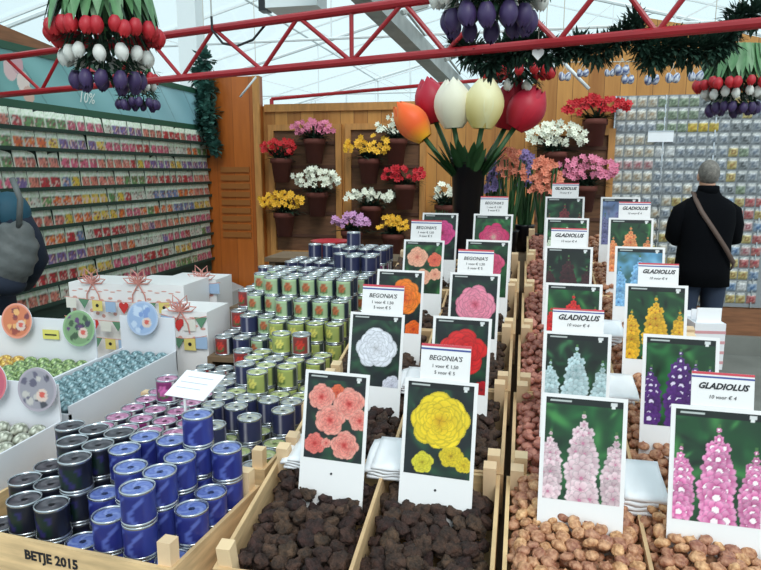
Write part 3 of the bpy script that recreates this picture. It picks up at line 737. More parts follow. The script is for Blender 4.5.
gl, bg_ = 'GLADIOLUS', "BEGONIA'S"
sign('b1', .006, .116, .082, bg_, 'begonia price sign above the yellow begonia card')
sign('b3', -.002, .118, .078, bg_, 'begonia price sign above the pink and white begonia card')
sign('b5', 0, .120, .078, bg_, 'begonia price sign above the rearmost crimson-pink card, beside the black vase')
sign('a2', .012, .124, .082, bg_, 'begonia price sign above the white begonia card')
sign('a4', .004, .120, .078, bg_, 'begonia price sign above the peach begonia card')
sign('g2', .0, .126, .060, gl, 'gladiolus price sign in front of the red gladiolus card')
sign('g4', -.002, .122, .066, gl, 'gladiolus price sign above the blackish maroon gladiolus card')
sign('g6', .0, .118, .064, gl, 'gladiolus price sign above the rearmost dark red gladiolus card')
sign('h1', .005, .116, .070, gl, 'gladiolus price sign above the pink and white gladiolus card')
sign('h3', .004, .166 * .68, .064, gl, 'gladiolus price sign above the golden gladiolus card')
sign('h5', .012, .120, .066, gl, 'gladiolus price sign above the apricot gladiolus card')

# bundles of white paper bags lying at the crate ends
def bags(x, y, w_, l_, h_, lab, dz=.0, yaw=0.0):
    t = thing('paper_bag_bundle', lab, 'paper bags', (x, y, S(y) + dz), (AL, 0, yaw), 'bundles of white paper bags')
    r = random.Random(int(x * 1000 + y * 77))
    for q in range(4):
        nx, ny = 8, 6; vs, fs = [], []; z = h_ * q / 4
        for sgn in (0, 1):
            for j in range(ny + 1):
                for i in range(nx + 1): vs.append((-w_/2 + w_ * i / nx + .004 * q * (1 if q % 2 else -1), -l_/2 + l_ * j / ny, z + (h_ / 4.6 if sgn else 0) + .004 * math.sin(i * 1.3 + q) * math.sin(j * 1.1 + q * 2)))
        n1 = (nx + 1) * (ny + 1)
        for j in range(ny):
            for i in range(nx):
                a_ = j * (nx + 1) + i; fs.append((a_, a_ + nx + 1, a_ + nx + 2, a_ + 1)); fs.append((n1 + a_, n1 + a_ + 1, n1 + a_ + nx + 2, n1 + a_ + nx + 1))
        bd = [i for i in range(nx + 1)] + [j * (nx + 1) + nx for j in range(1, ny + 1)] + [ny * (nx + 1) + i for i in range(nx - 1, -1, -1)] + [j * (nx + 1) for j in range(ny - 1, 0, -1)]
        for q_ in range(len(bd)): a_, b_ = bd[q_], bd[(q_ + 1) % len(bd)]; fs.append((a_, b_, b_ + n1, a_ + n1))
        MB().add(vs, fs).build('paper_bag', M['paper'], t, True)
bags(-.295, 1.50, .10, .13, .035, 'white paper bags lying between the coral and yellow begonia cards')
bags(-.29, 1.89, .10, .12, .03, 'white paper bags behind the yellow begonia card')
bags(-.51, 1.50, .10, .12, .03, 'white paper bags behind the left edge of the coral begonia card')
bags(.275, 1.47, .09, .14, .05, 'white paper bags lying between the two front gladiolus cards')
bags(.275, 1.90, .10, .14, .04, 'white paper bags between ice-white and violet gladiolus cards')
bags(.29, 2.29, .10, .13, .04, 'white paper bags between red and golden gladiolus cards')
t = thing('bag_holder', 'white striped carton of paper bags beside the golden gladiolus card', 'carton', (.63, 2.42, S(2.42) - .13), (0, 0, R(6)))
MB().box((-.05, -.09, 0), (.05, .09, .16)).build('carton_body', M['carton'], t)
k = MB()
for q in range(4): k.box((-.051, -.0905, .02 + q * .035), (.051, -.09, .03 + q * .035))
for q in range(4): k.box((.05, -.09, .02 + q * .035), (.0505, .09, .03 + q * .035))
k.build('stripes', mat('rose_stripe', s255(206, 150, 156), .6), t)
for q in range(3): MB().box((-.04, -.07 + q * .05, .10), (.04, -.066 + q * .05, .21 - q * .015)).build('paper_bag', M['paper'], t)

# ------------------------------------------------------------------ bulb tins
TR, TH = .0368, .075
def tin_proto(name, sidefn, lidfn):
    t = thing(name, 'x', 'tin'); n = 32
    zs = [.004 + (TH - .008) * i / 12 for i in range(13)]
    MB().lathe([(TR * .97, z) for z in zs], n, col=lambda a, i, z: s255(*sidefn(a, i / 12.0))).build('printed_body', M['label_print'], t, True)
    MB().lathe([(TR * .97, 0), (TR, .001), (TR, .005), (TR * .97, .0065)], n, caps=(True, False)).build('bottom_rim', M['silver'], t, True); k = MB(); k.lathe([(TR * .97, TH - .0065), (TR * 1.0, TH - .005), (TR, TH - .0005), (TR * .97, TH), (TR * .92, TH - .0005), (TR * .91, TH - .004)], n, caps=(False, False))
    k.build('top_rim', M['silver'], t, True)
    rr = [.001, .2, .4, .55, .7, .85, .92]; MB().lathe([(TR * q, TH - .004 + (.0012 if .3 < q < .8 else 0)) for q in rr[::-1]], n, col=lambda a, i, z: s255(*lidfn(a, rr[::-1][i])), caps=(False, True)).build('lid', M['label_print'], t, True)
    note_kids(t); return t
FA = -PI / 2        # label faces the buyer
def dang(a): return abs((a - FA + PI) % (2 * PI) - PI)
def swirl(c1, c2, c3=None):
    def f(a, q): 
        v = math.sin(3 * a + q * 7) ; return c1 if v > .3 else (c2 if (v > -.5 or c3 is None) else c3)
    return f
def lab_flower(panel, flower, side, leafc=(70, 104, 60), half=.95):
    def f(a, h):
        d = dang(a); s_ = (a - FA + PI) % (2 * PI) - PI
        if d < half:
            q = ((s_) / .42) ** 2 + ((h - .52) / .27) ** 2
            if q < 1: return flower if (int(a * 9) + int(h * 9)) % 3 else tuple(int(v * .8) for v in flower)
            if q < 1.9 and h < .6: return leafc
            if h > .84 or h < .1: return tuple(min(255, int(v * 1.15)) for v in panel)
            return panel
        if half <= d < half + .12: return (206, 208, 206)
        if abs(d - 2.0) < .1: return (176, 176, 180)
        return side
    return f
PROT = {
 'cobalt blue': tin_proto('bulb_tin', lambda a, h: (48, 58, 132) if (dang(a) > 1.1 or h > .85) else ((84, 98, 172) if math.sin(a * 5 + 2 * math.sin(h * 5)) > .75 else (38, 44, 116)), swirl((104, 122, 188), (84, 100, 172), (126, 142, 200))),
 'black': tin_proto('bulb_tin', lambda a, h: (26, 28, 40) if dang(a) > .9 or h > .8 or h < .12 else ((20, 40, 34) if math.sin(a * 5 + h * 8) < .6 else (44, 40, 92)), swirl((84, 80, 88), (66, 62, 70), (50, 48, 58))),
 'mauve': tin_proto('bulb_tin', lab_flower((120, 44, 96), (214, 110, 176), (46, 34, 56)), swirl((190, 120, 160), (156, 84, 126), (214, 160, 190))),
 'navy': tin_proto('bulb_tin', lambda a, h: (46, 50, 84) if math.sin(a * 4) < .75 else (150, 146, 160), swirl((166, 168, 172), (140, 144, 150), (190, 190, 170))),
 'red tulip': tin_proto('bulb_tin', lab_flower((128, 52, 50), (206, 58, 48), (38, 46, 60)), swirl((150, 156, 158), (128, 134, 140), (172, 176, 170))),
 'yellow daffodil': tin_proto('bulb_tin', lab_flower((158, 168, 96), (224, 214, 110), (58, 66, 62), (96, 118, 62), half=1.2), swirl((196, 204, 140), (168, 180, 120), (206, 206, 170))),
 'green orange tulip': tin_proto('bulb_tin', lab_flower((160, 182, 144), (186, 104, 66), (36, 46, 62), (92, 116, 70), half=1.05), swirl((160, 172, 160), (134, 148, 140), (180, 184, 170))),
 'pumpkin-orange': tin_proto('bulb_tin', lab_flower((128, 134, 78), (222, 130, 50), (46, 48, 44), (96, 116, 56), half=1.2), swirl((168, 180, 120), (140, 156, 104), (190, 190, 150))),
}
first = {}; ntin = 0
def tin(kind, x, y, z, label, group):
    global ntin
    r_ = (0, 0, R(rng.uniform(-22, 22) - 12))
    if kind not in first:
        o_ = PROT[kind]; o_.location = (x, y, z); o_.rotation_euler = r_; o_['label'] = label; o_['group'] = group; first[kind] = 1
    else: copy_tree(PROT[kind], (x, y, z), r_, label, group)
    ntin += 1
def tins(cname, base, X0, Y0, H, kindf, pitch=.078, rot=0.0, piv=(0, 0)):
    ny = len(H)
    for j, row in enumerate(H):
        for i, h in enumerate(row):
            for l in range(h):
                kd = kindf(i, j, l)
                x = X0 - pitch * i + rng.uniform(-.0005, .0005); y = Y0 + pitch * j
                if rot: dx_, dy_ = x - piv[0], y - piv[1]; x = piv[0] + dx_ * math.cos(rot) - dy_ * math.sin(rot); y = piv[1] + dx_ * math.sin(rot) + dy_ * math.cos(rot)
                lay = 'stack top' if l == h - 1 and h > 1 else ('unstacked' if h == 1 else ORD[l] + ' layer')
                tin(kd, x, y, base + l * (TH + .0004), '%s tin, %s row back, %s from the right, %s, %s' % (kd, ORD[j], ORD[i], lay, cname), 'bulb tins in the ' + cname)
# crate A, lettered front board
RA = R(-5)
cA = crate(.37, .60, .105, 'pine crate lettered BETJE 2015 holding blue and black bulb tins', (-.650 - .60 * math.cos(RA), 1.055 + .60 * math.sin(-RA), .795), (0, 0, RA), posts=.05, div=False)
text('BETJE 2015', .030, M['ink'], cA, (.30, -.001, .062), shear=0, off=.0008)
HA = [[1, 3, 2, 1, 2, 2, 1], [2, 3, 3, 2, 3, 2, 2], [2, 3, 2, 3, 3, 3, 2], [3, 4, 3, 3, 3, 3, 3]]
tins('lettered front crate', .804, -.695, 1.12, HA, lambda i, j, l: 'cobalt blue' if i < 4 else 'black', .0765, RA, (-.650, 1.055))
cB = crate(.40, .60, .10, 'pine crate of mauve and navy bulb tins behind the lettered crate', (-1.245, 1.52, .792), (0, 0, 0), posts=.05, div=False)
HB = [[1, 1, 1, 2, 2, 2, 2], [1, 1, 2, 2, 2, 2, 2], [1, 2, 1, 2, 2, 2, 2], [2, 1, 2, 2, 2, 3, 2], [2, 2, 2, 2, 2, 2, 2]]
def kB(i, j, l):
    if i >= 4 or (i == 3 and j < 3): return 'mauve'
    if l == 1 or (i + j) % 3 == 0: return 'navy'
    return 'pumpkin-orange'
tins('mauve tin crate', .801, -.700, 1.575, HB, kB)
# the further tins stand on wooden riser steps
def riser(y0, y1, z, x0, x1, lab):
    t_ = thing('riser_step', lab, 'riser', ((x0 + x1) / 2, y0, 0), group='wooden riser steps under the tins')
    h_ = (x1 - x0) / 2; zb_ = .786 if y0 < 2.2 else 0
    MB().box((-h_, 0, z - .02), (h_, y1 - y0, z)).build('tread', M['stand'], t_); MB().box((-h_, .0, zb_), (-h_ + .02, y1 - y0, z - .02)).box((h_ - .02, 0, zb_), (h_, y1 - y0, z - .02)).build('side_board', M['stand'], t_)
riser(1.935, 2.31, .86, -1.26, -.63, 'wooden step under the yellow daffodil and red tins')
riser(2.33, 2.70, .94, -1.22, -.63, 'wooden step under the stacked green tulip tins')
riser(2.72, 3.10, 1.06, -1.30, -.63, 'wooden step under the navy tins behind the green tins')
riser(3.12, 3.6, 1.14, -1.30, -.63, 'rearmost wooden step under the purple and navy tins')
HC = [[1, 1, 2, 1, 1, 1, 1], [1, 2, 2, 2, 1, 1, 1], [2, 2, 2, 2, 1, 1, 1], [2, 3, 3, 2, 2, 1, 1]]
tins('daffodil tin step', .86, -.700, 1.985, HC, lambda i, j, l: 'yellow daffodil' if i < 4 and not (i + j) % 5 == 4 else ('red tulip' if (i + j + l) % 2 == 0 or i >= 5 else 'navy'), .0785)
HD = [[2, 2, 2, 2, 1, 1, 1], [3, 3, 3, 3, 2, 2, 1], [4, 4, 4, 4, 4, 3, 2], [4, 4, 4, 4, 4, 4, 3]]
tins('green tin step', .94, -.700, 2.385, HD, lambda i, j, l: 'yellow daffodil' if (j == 0 and i < 4) or (j == 1 and l < 2 and i < 3) else ('red tulip' if i >= 6 else ('navy' if i == 5 and l < 2 else 'green orange tulip')), .0785)
HE = [[2, 2, 1, 1, 1, 1, 1, 1], [2, 2, 2, 2, 1, 2, 1, 1], [3, 3, 2, 2, 2, 2, 2, 1], [3, 3, 3, 2, 2, 2, 2, 2]]
tins('navy tin step', 1.06, -.690, 2.78, HE, lambda i, j, l: 'navy' if (i + j) % 4 else 'green orange tulip', .0785)
HF = [[2, 2, 2, 1, 1, 1, 1], [2, 2, 3, 2, 1, 1, 1], [2, 2, 2, 2, 2, 2, 1]]
tins('rearmost tin step', 1.14, -.690, 3.18, HF, lambda i, j, l: 'mauve' if (i < 3 and l == 0) else 'navy', .0785)
print('TINS', ntin)

# sloping price sign on a stick above the blue tins
t = thing('price_sign', 'blank-looking white price sign tilted on a white stick behind the blue tins', 'price sign', (-.885, 1.55, .80), (0, 0, R(-10)))
MB().tube([(0, 0, .0), (0, 0, .275)], .0035, 8).build('stake', M['paper'], t)
Mx = Matrix.Translation((0, 0, .275)) @ Matrix.Rotation(R(-38), 4, 'X') @ Matrix.Shear('XZ', 4, (.45, 0)) if False else Matrix.Translation((.012, 0, .275)) @ Matrix.Rotation(R(-48), 4, 'X')
sh = MB().prism([(-.075, -.01), (.055, -.01), (.085, .075), (-.045, .075)], .003, Mx); sh.build('sign_board', M['paper'], t)
k = MB()
for q, (a_, b_) in enumerate(((-.03, .055), (-.045, .045), (-.05, .03))): k.box((a_, -.0006, .055 - q * .018), (b_, 0, .0575 - q * .018), Mx)
k.build('faint_lines', mat('faint_ink', s255(190, 190, 200), .6), t)


_f = 650.0; _ps, _th = R(12.2), R(10)
def at(px, py, Y):
    """point on the vertical plane at depth Y that the photograph shows at (px, py); used to measure where things stand"""
    a = (px - 380.5) / _f; b_ = (285 - py) / _f
    fx = Vector((-math.sin(_ps) * math.cos(_th), math.cos(_ps) * math.cos(_th), -math.sin(_th))); r_ = Vector((math.cos(_ps), math.sin(_ps), 0)); u_ = r_.cross(fx)
    q = fx + r_ * a + u_ * b_; k_ = Y / q.y
    return Vector((q.x * k_, Y, 1.68 + q.z * k_))

# ------------------------------------------------------------------ cartons of little souvenir pots
def carton(x0, x1, y0, y1, ztop, zboard, lab):
    t = thing('display_carton', lab, 'carton', ((x0 + x1) / 2, y0, .786), group='white display cartons of little pots')
    h = (x1 - x0) / 2; D = y1 - y0; zt = ztop - .786
    MB().box((-h, 0, 0), (h, D, zt - .05)).box((-h, 0, zt - .05), (h, .006, zt + .004)).box((-h, 0, zt - .05), (-h + .006, D, zt + .03)).box((h - .006, 0, zt - .05), (h, D, zt + .03)).build('tray', M['carton'], t)
    MB().box((-h, D - .006, zt - .05), (h, D, zboard - .786)).build('back_board', M['carton'], t)
    return t
carton(-1.64, -1.262, 1.20, 1.53, .945, 1.085, 'white display carton of brown and silver little pots, nearest at the left edge')
carton(-2.10, -1.535, 1.56, 2.08, .955, 1.13, 'white display carton of yellow and green little pots')
carton(-1.525, -1.29, 1.60, 2.22, .96, 1.12, 'white display carton of blue-green little pots')
def pot_proto(cupm, c1, c2, c3):
    t = thing('souvenir_pot', 'x', 'little pot')
    MB().lathe([(.015, 0), (.020, .036), (.0215, .036), (.0215, .043), (.016, .043)], 14).build('cup', cupm, t, True)
    prof = [(.0225, .043), (.0245, .050), (.024, .060), (.020, .070), (.012, .076), (.002, .078)]
    def cf(a, i, z):
        v = math.sin(4 * a + i * 2.1); return s255(*(c3 if i == 1 else ((min(255, c1[0] + 60), min(255, c1[1] + 60), min(255, c1[2] + 60)) if v > .75 else (c1 if v > 0 else c2))))
    MB().lathe(prof, 16, col=cf).build('domed_top', M['label_print'], t, True); note_kids(t); return t
PP = {'yellow': pot_proto(M['terracotta'], (206, 164, 66), (150, 100, 44), (90, 90, 60)), 'green': pot_proto(M['terracotta'], (136, 160, 96), (64, 92, 56), (50, 70, 50)),
      'blue-green': pot_proto(M['orange_cup'], (116, 146, 154), (66, 96, 104), (50, 66, 76)), 'silver-brown': pot_proto(M['orange_cup'], (176, 176, 160), (110, 112, 96), (70, 66, 60)), 'grey-green': pot_proto(M['orange_cup'], (150, 168, 160), (96, 116, 106), (60, 70, 66)),
      'red': pot_proto(M['orange_cup'], (226, 70, 50), (200, 50, 40), (120, 60, 50))}
usedp = {}
def pots(x0, x1, y0, y1, z, kf, cname, grp, slope=.0):
    nx = int((x1 - x0) / .0515); ny = int((y1 - y0) / .0515)
    for j in range(ny):
        for i in range(nx):
            kd = kf(i / max(1, nx - 1), j / max(1, ny - 1)); x = x0 + (x1 - x0) * (i + .5) / nx; y = y0 + (y1 - y0) * (j + .5) / ny
            lab = '%s little pot, %s row back, %s from the left, %s' % (kd, ORD[j], ORD[i], cname)
            loc = (x + rng.uniform(-.001, .001), y, z + .004); ro = (0, 0, rng.uniform(0, 6))
            if kd not in usedp: o_ = PP[kd]; o_.location = loc; o_['label'] = lab; o_['group'] = grp; usedp[kd] = 1
            else: copy_tree(PP[kd], loc, ro, lab, grp)
pots(-1.63, -1.272, 1.21, 1.51, .8965, lambda u, v: 'red' if u < .15 and v > .85 else ('silver-brown' if v > .45 else 'grey-green'), 'nearest carton', 'little pots in the nearest carton')
pots(-2.09, -1.545, 1.57, 2.06, .9065, lambda u, v: 'yellow' if u < .5 and v > .4 else 'green', 'yellow and green carton', 'little pots in the yellow and green carton')
pots(-1.515, -1.30, 1.61, 2.20, .9115, lambda u, v: 'blue-green', 'blue-green carton', 'little pots in the blue-green carton')

def round_tag(x, y, z, r, ring, fill, spots, lab, inner=(214, 190, 180)):
    t = thing('round_sign', lab, 'round sign', (x, y, z), (R(-8), 0, 0), 'round picture signs on the white cartons')
    nr, na = 14, 56; vs, fs, cs = [(0, 0, 0)], [], [s255(*fill)]; rd = random.Random(int(x * 999))
    sp = [(rd.uniform(-.7, .7), rd.uniform(-.7, .7), rd.uniform(.1, .2), rd.choice(spots)) for _ in range(16)] + [(.28, -.25, .30, inner), (.28, -.22, .15, (206, 90, 80))]
    for i in range(1, nr + 1):
        for k_ in range(na):
            a = 2 * PI * k_ / na; q = i / nr; u, v = q * math.cos(a), q * math.sin(a); vs.append((r * u, 0, r * v)); c = ring if q > .86 else fill
            if q <= .86:
                for (sx_, sy_, sr, sc) in sp:
                    if (u - sx_) ** 2 + (v - sy_) ** 2 < sr * sr: c = sc
            cs.append(s255(*c))
    for k_ in range(na): fs.append((0, 1 + k_, 1 + (k_ + 1) % na))
    for i in range(nr - 1):
        for k_ in range(na): fs.append((1 + i * na + k_, 1 + (i + 1) * na + k_, 1 + (i + 1) * na + (k_ + 1) % na, 1 + i * na + (k_ + 1) % na))
    MB().add(vs, fs, cs).build('printed_disc', M['print'], t)
    MB().lathe([(r, 0), (r, .003)], 56, M=Matrix.Rotation(R(-90), 4, 'X') @ Matrix.Translation((0, 0, .0004))).build('board_disc', M['carton'], t)
round_tag(-1.85, 2.05, 1.12, .067, (226, 150, 130), (206, 120, 84), [(120, 60, 70), (226, 170, 110), (150, 70, 60)], 'round orange-rimmed picture sign, leftmost on the back cartons')
round_tag(-1.585, 2.05, 1.105, .067, (140, 176, 130), (120, 150, 110), [(96, 60, 110), (60, 84, 60), (60, 60, 80)], 'round green-rimmed picture sign above the green pots')
round_tag(-1.41, 2.19, 1.12, .066, (170, 186, 214), (150, 172, 206), [(120, 146, 196), (190, 204, 224)], 'round pale blue picture sign above the blue-green pots')
round_tag(-1.31, 1.50, 1.075, .062, (170, 160, 172), (150, 146, 156), [(96, 92, 112), (190, 184, 180), (70, 70, 80)], 'round grey-violet picture sign on the nearest carton board')
round_tag(-1.47, 1.50, 1.085, .062, (206, 110, 120), (190, 90, 110), [(226, 140, 120), (150, 50, 70)], 'round rose-red picture sign cut by the left edge of the photo')
t = thing('yellow_sticker', 'small yellow label between the two round signs on the back carton', 'label', (-1.72, 2.066, 1.07), (0, 0, 0)); MB().box((-.035, 0, -.018), (.035, .002, .018)).build('sheet', mat('yellow_paper', s255(222, 212, 110), .6), t); MB().box((-.025, -.0006, -.004), (.025, 0, .002)).build('text_line', M['ink'], t)

# gift boxes with ribbon bows
M['ribbon'] = mat('copper_pink_ribbon', s255(206, 140, 130), 0.4)
def gift(x0, x1, y0, y1, zt, lab, bowx):
    t = thing('gift_box', lab, 'gift box', ((x0 + x1) / 2, y0, .786), group='white gift boxes with ribbon bows')
    h = (x1 - x0) / 2; D = y1 - y0; H = zt - .786
    MB().box((-h, 0, 0), (h, D, H)).build('box_body', M['card'], t)
    bx = bowx - (x0 + x1) / 2; k = MB()
    for q in range(7):
        a = -1.25 + q * .42 if q < 7 else 0
        dx, dz = math.sin(a), math.cos(a); L_ = .075 if q % 2 == 0 else .06
        if abs(a) < .2: L_ *= .7
        pts = [Vector((bx, -.008, H)), Vector((bx + dx * L_ * .6 - dz * .012, -.014, H + dz * L_ * .6 + dx * .012)), Vector((bx + dx * L_, -.010, H + dz * L_)), Vector((bx + dx * L_ * .6 + dz * .012, -.004, H + dz * L_ * .6 - dx * .012)), Vector((bx, -.008, H))]
        k.tube(pts, .0032, 5)
    for q in (-1, 1): k.tube([(bx, -.006, H), (bx + q * .03, -.008, H - .05), (bx + q * .035, -.006, H - .09)], .003, 5)
    k.build('ribbon_bow', M['ribbon'], t)
    k = MB()
    for q in range(6): k.ell((-h * .8 + q * h * .32, -.0005, H * .82 - (q % 2) * .01), (.012, .001, .006), 8, 5)
    for q in range(9): k.ell((-h * .85 + q * h * .21, -.0005, H * .66 - (q % 3) * .012), (.010, .001, .009), 8, 5)
    for q in range(8): k.ell((-h * .8 + q * h * .23, -.0005, H * .90 + (q % 2) * .008), (.014, .001, .003), 8, 5)
    k.build('printed_vine', mat('faded_red_print', s255(214, 160, 150), .6), t)
gift(-2.06, -1.77, 2.62, 2.84, 1.165, 'white gift box with ribbon bow, leftmost of three', -1.93)
gift(-1.76, -1.46, 2.60, 2.84, 1.175, 'white gift box with ribbon bow, middle one of three', -1.68)
gift(-1.70, -1.43, 2.855, 3.03, 1.16, 'white gift box with ribbon bow, nearest to the red tins', -1.50)
def bunting(z, y, x0, x1, n, lab, sd):
    t = thing('bunting', lab, 'bunting', (0, y, z), group='strings of little flags across the gift boxes'); r = random.Random(sd)
    pts = [(x0 + (x1 - x0) * i / 20, 0, -.016 * math.sin(PI * i / 20)) for i in range(21)]; MB().tube(pts, .0018, 5).build('cord', M['ribbon'], t)
    cm = [mat('flag_yellow', s255(226, 206, 120), .7), mat('flag_blue', s255(160, 184, 214), .7), mat('flag_red', s255(204, 52, 50), .7), mat('flag_cream', s255(226, 222, 212), .7), mat('flag_green', s255(96, 140, 110), .7)]
    for i in range(n):
        x = x0 + (x1 - x0) * (i + .5) / n; zz = -.016 * math.sin(PI * (i + .5) / n); m_ = cm[(i + sd) % 5]; w_ = .026
        if (i + sd) % 5 == 2: pr = [(0, -.055), (.024, -.02), (.022, -.006), (.012, 0), (0, -.008), (-.012, 0), (-.022, -.006), (-.024, -.02)]
        elif (i + sd) % 5 == 4: pr = [(0, -.045), (.028, 0), (-.028, 0)]
        else: pr = [(-w_, -.05), (w_, -.05), (w_, 0), (-w_, 0)]
        k = MB().prism([(x + a_, zz + b_) for a_, b_ in pr], .002, Matrix.Translation((0, -.001, 0))); f_ = k.build('flag', m_, t)
        if (i + sd) % 5 == 0: MB().lathe([(.008, 0), (.008, .001)], 10, M=Matrix.Translation((x, -.001, zz - .024)) @ Matrix.Rotation(R(90), 4, 'X')).build('dark_dot', M['ink'], f_)
bunting(1.105, 2.585, -2.06, -1.45, 9, 'upper string of yellow, blue, heart and green flags', 3)
bunting(1.015, 2.575, -2.06, -1.45, 10, 'lower string of yellow, blue, heart and green flags', 5)
gift(-1.43, -1.228, 2.36, 2.56, 1.115, 'low white gift box with flags in front, beside the red tulip tins', -1.34)
bunting(.935, 2.565, -2.06, -1.45, 9, 'lowest string of little flags across the white gift boxes', 2)
bunting(1.02, 2.35, -1.43, -1.228, 4, 'second flag string on the low box beside the red tulip tins', 3)
bunting(1.10, 2.355, -1.43, -1.228, 4, 'short flag string on the low box beside the red tulip tins', 1)
bunting(1.15, 2.84, -1.72, -1.40, 5, 'flag string on the rear gift box', 2)
# ------------------------------------------------------------------ red lattice truss
TA, TB = Vector((-3.27, 3.523, 2.125)), Vector((0.70, 2.283, 2.122)); TD = (TB - TA)
def tp(px):
    q = at(px, 100, 1.0); d = Vector((q.x, 1.0)); # solve TA + s*TD on the ray
    s_ = (TA.x * d.y - TA.y * d.x) / (TD.y * d.x - TD.x * d.y); return s_
tt = thing('lattice_truss', 'red steel lattice truss spanning the stall under the glass roof', 'truss')
MB().tube([TA, TB], .0175, 10).build('bottom_chord', M['red_steel'], tt, False)
up = Vector((0, 0, .205)); MB().tube([TA + up * 1.03, TB + up * .97], .0185, 10).build('top_chord', M['red_steel'], tt)
bn_ = [42, 112, 183, 263, 352, 445, 555, 652]; tn_ = [10, 67, 152, 217, 300, 403, 500, 605, 702]
for i, px in enumerate(bn_):
    p = TA + TD * tp(px)
    for px2 in (tn_[i], tn_[i + 1]):
        q = TA + TD * tp(px2) + up; MB().tube([p, q], .0095, 8).build('web_bar', M['red_steel'], tt)
p = TA + TD * tp(352); MB().tube([p, p + up], .0095, 8).build('web_bar', M['red_steel'], tt)
for px, zt in ((215, 4.75), (503, 5.2)):
    p = TA + TD * tp(px) + up; MB().tube([p, (p.x, p.y, zt)], .004, 6).build('hanger_cable', M['grey_steel'], tt)
k = MB(); p = TA + TD * tp(217) + up
k.tube([p + Vector((0, -.02, .05)), p + Vector((.0, -.02, -.01)), p + Vector((.05, -.02, -.07)), p + Vector((.12, -.02, -.085)), p + Vector((.2, -.02, -.06)), p + Vector((.26, -.02, .0))], .006, 6); k.build('black_cable', M['black_plastic'], tt)

# ------------------------------------------------------------------ tulips
def petals(mb, n, r, h, a0=0, tipin=.35, wide=1.25, ncol=None, thick=True, zbase=0):
    for q in range(n):
        ac = a0 + 2 * PI * q / n; vs, fs, cs = [], [], []; ns, nt_ = 7, 9
        for j in range(nt_ + 1):
            t_ = j / nt_; prof = math.sin(PI * min(1, .12 + t_ * .72)) ** .75; rr = r * prof * (1 - (t_ ** 4) * tipin)
            wd = wide * PI / n * (math.sin(PI * min(1, .16 + t_ * .74)) ** .6) * (1 if t_ < .98 else .55)
            for i in range(ns + 1):
                s_ = -1 + 2 * i / ns; a = ac + s_ * wd; rc = rr * (1 - .06 * s_ * s_ * 0 + .02)
                vs.append((rc * math.cos(a), rc * math.sin(a), zbase + h * (t_ * (1 - .10 * s_ * s_ * t_))))
                if ncol: cs.append(s255(*ncol(t_, abs(s_))))
        for j in range(nt_):
            for i in range(ns): a_ = j * (ns + 1) + i; fs.append((a_, a_ + 1, a_ + ns + 2, a_ + ns + 1))
        mb.add(vs, fs, cs if ncol else None)
    return mb
def tulip_head_mesh(name, r, h, colf, m=None, lod=1):
    mb = MB(); petals(mb, 3, r, h, 0.3, ncol=colf); petals(mb, 3, r * .93, h * .97, 0.3 + PI / 3, ncol=colf)
    mb.ell((0, 0, h * .04), (r * .45, r * .45, h * .08), 10, 6, col=s255(96, 130, 70)); return mb.mesh(name, m or M['petal'], True)
M['petal'] = vmat('petal', 0.5)
colR = lambda t, s: (170 + 30 * t, 24 + 14 * t, 44); colW = lambda t, s: (226, 226, 220); colP = lambda t, s: (58 + 10 * t, 42 + 8 * t, 84 + 12 * t)
small = {'red': tulip_head_mesh('tulip_head', .0225, .056, colR), 'white': tulip_head_mesh('tulip_head', .021, .054, colW), 'purple': tulip_head_mesh('tulip_head', .0225, .060, colP)}
def blade(mb, p, d, L, wd, droop, col=None, n=5):
    """a strap leaf from p along d, curving down"""
    p = Vector(p); d = Vector(d).normalized(); sd_ = d.cross(Vector((0, 0, 1)));
    if sd_.length < .05: sd_ = Vector((1, 0, 0))
    sd_.normalize(); vs, fs = [], []; cur = p.copy(); dd = d.copy()
    for j in range(n + 1):
        t_ = j / n; w_ = wd * math.sin(PI * (.15 + .85 * t_)) ** .8 if t_ < 1 else wd * .04
        nrm = dd.cross(sd_).normalized()
        vs += [cur - sd_ * w_, cur + nrm * w_ * .25, cur + sd_ * w_]; cur = cur + dd * (L / n); dd = (dd + Vector((0, 0, -droop / n))).normalized()
    for j in range(n):
        for i in (0, 1): a_ = j * 3 + i; fs.append((a_, a_ + 1, a_ + 4, a_ + 3))
    return mb.add(vs, fs, col)
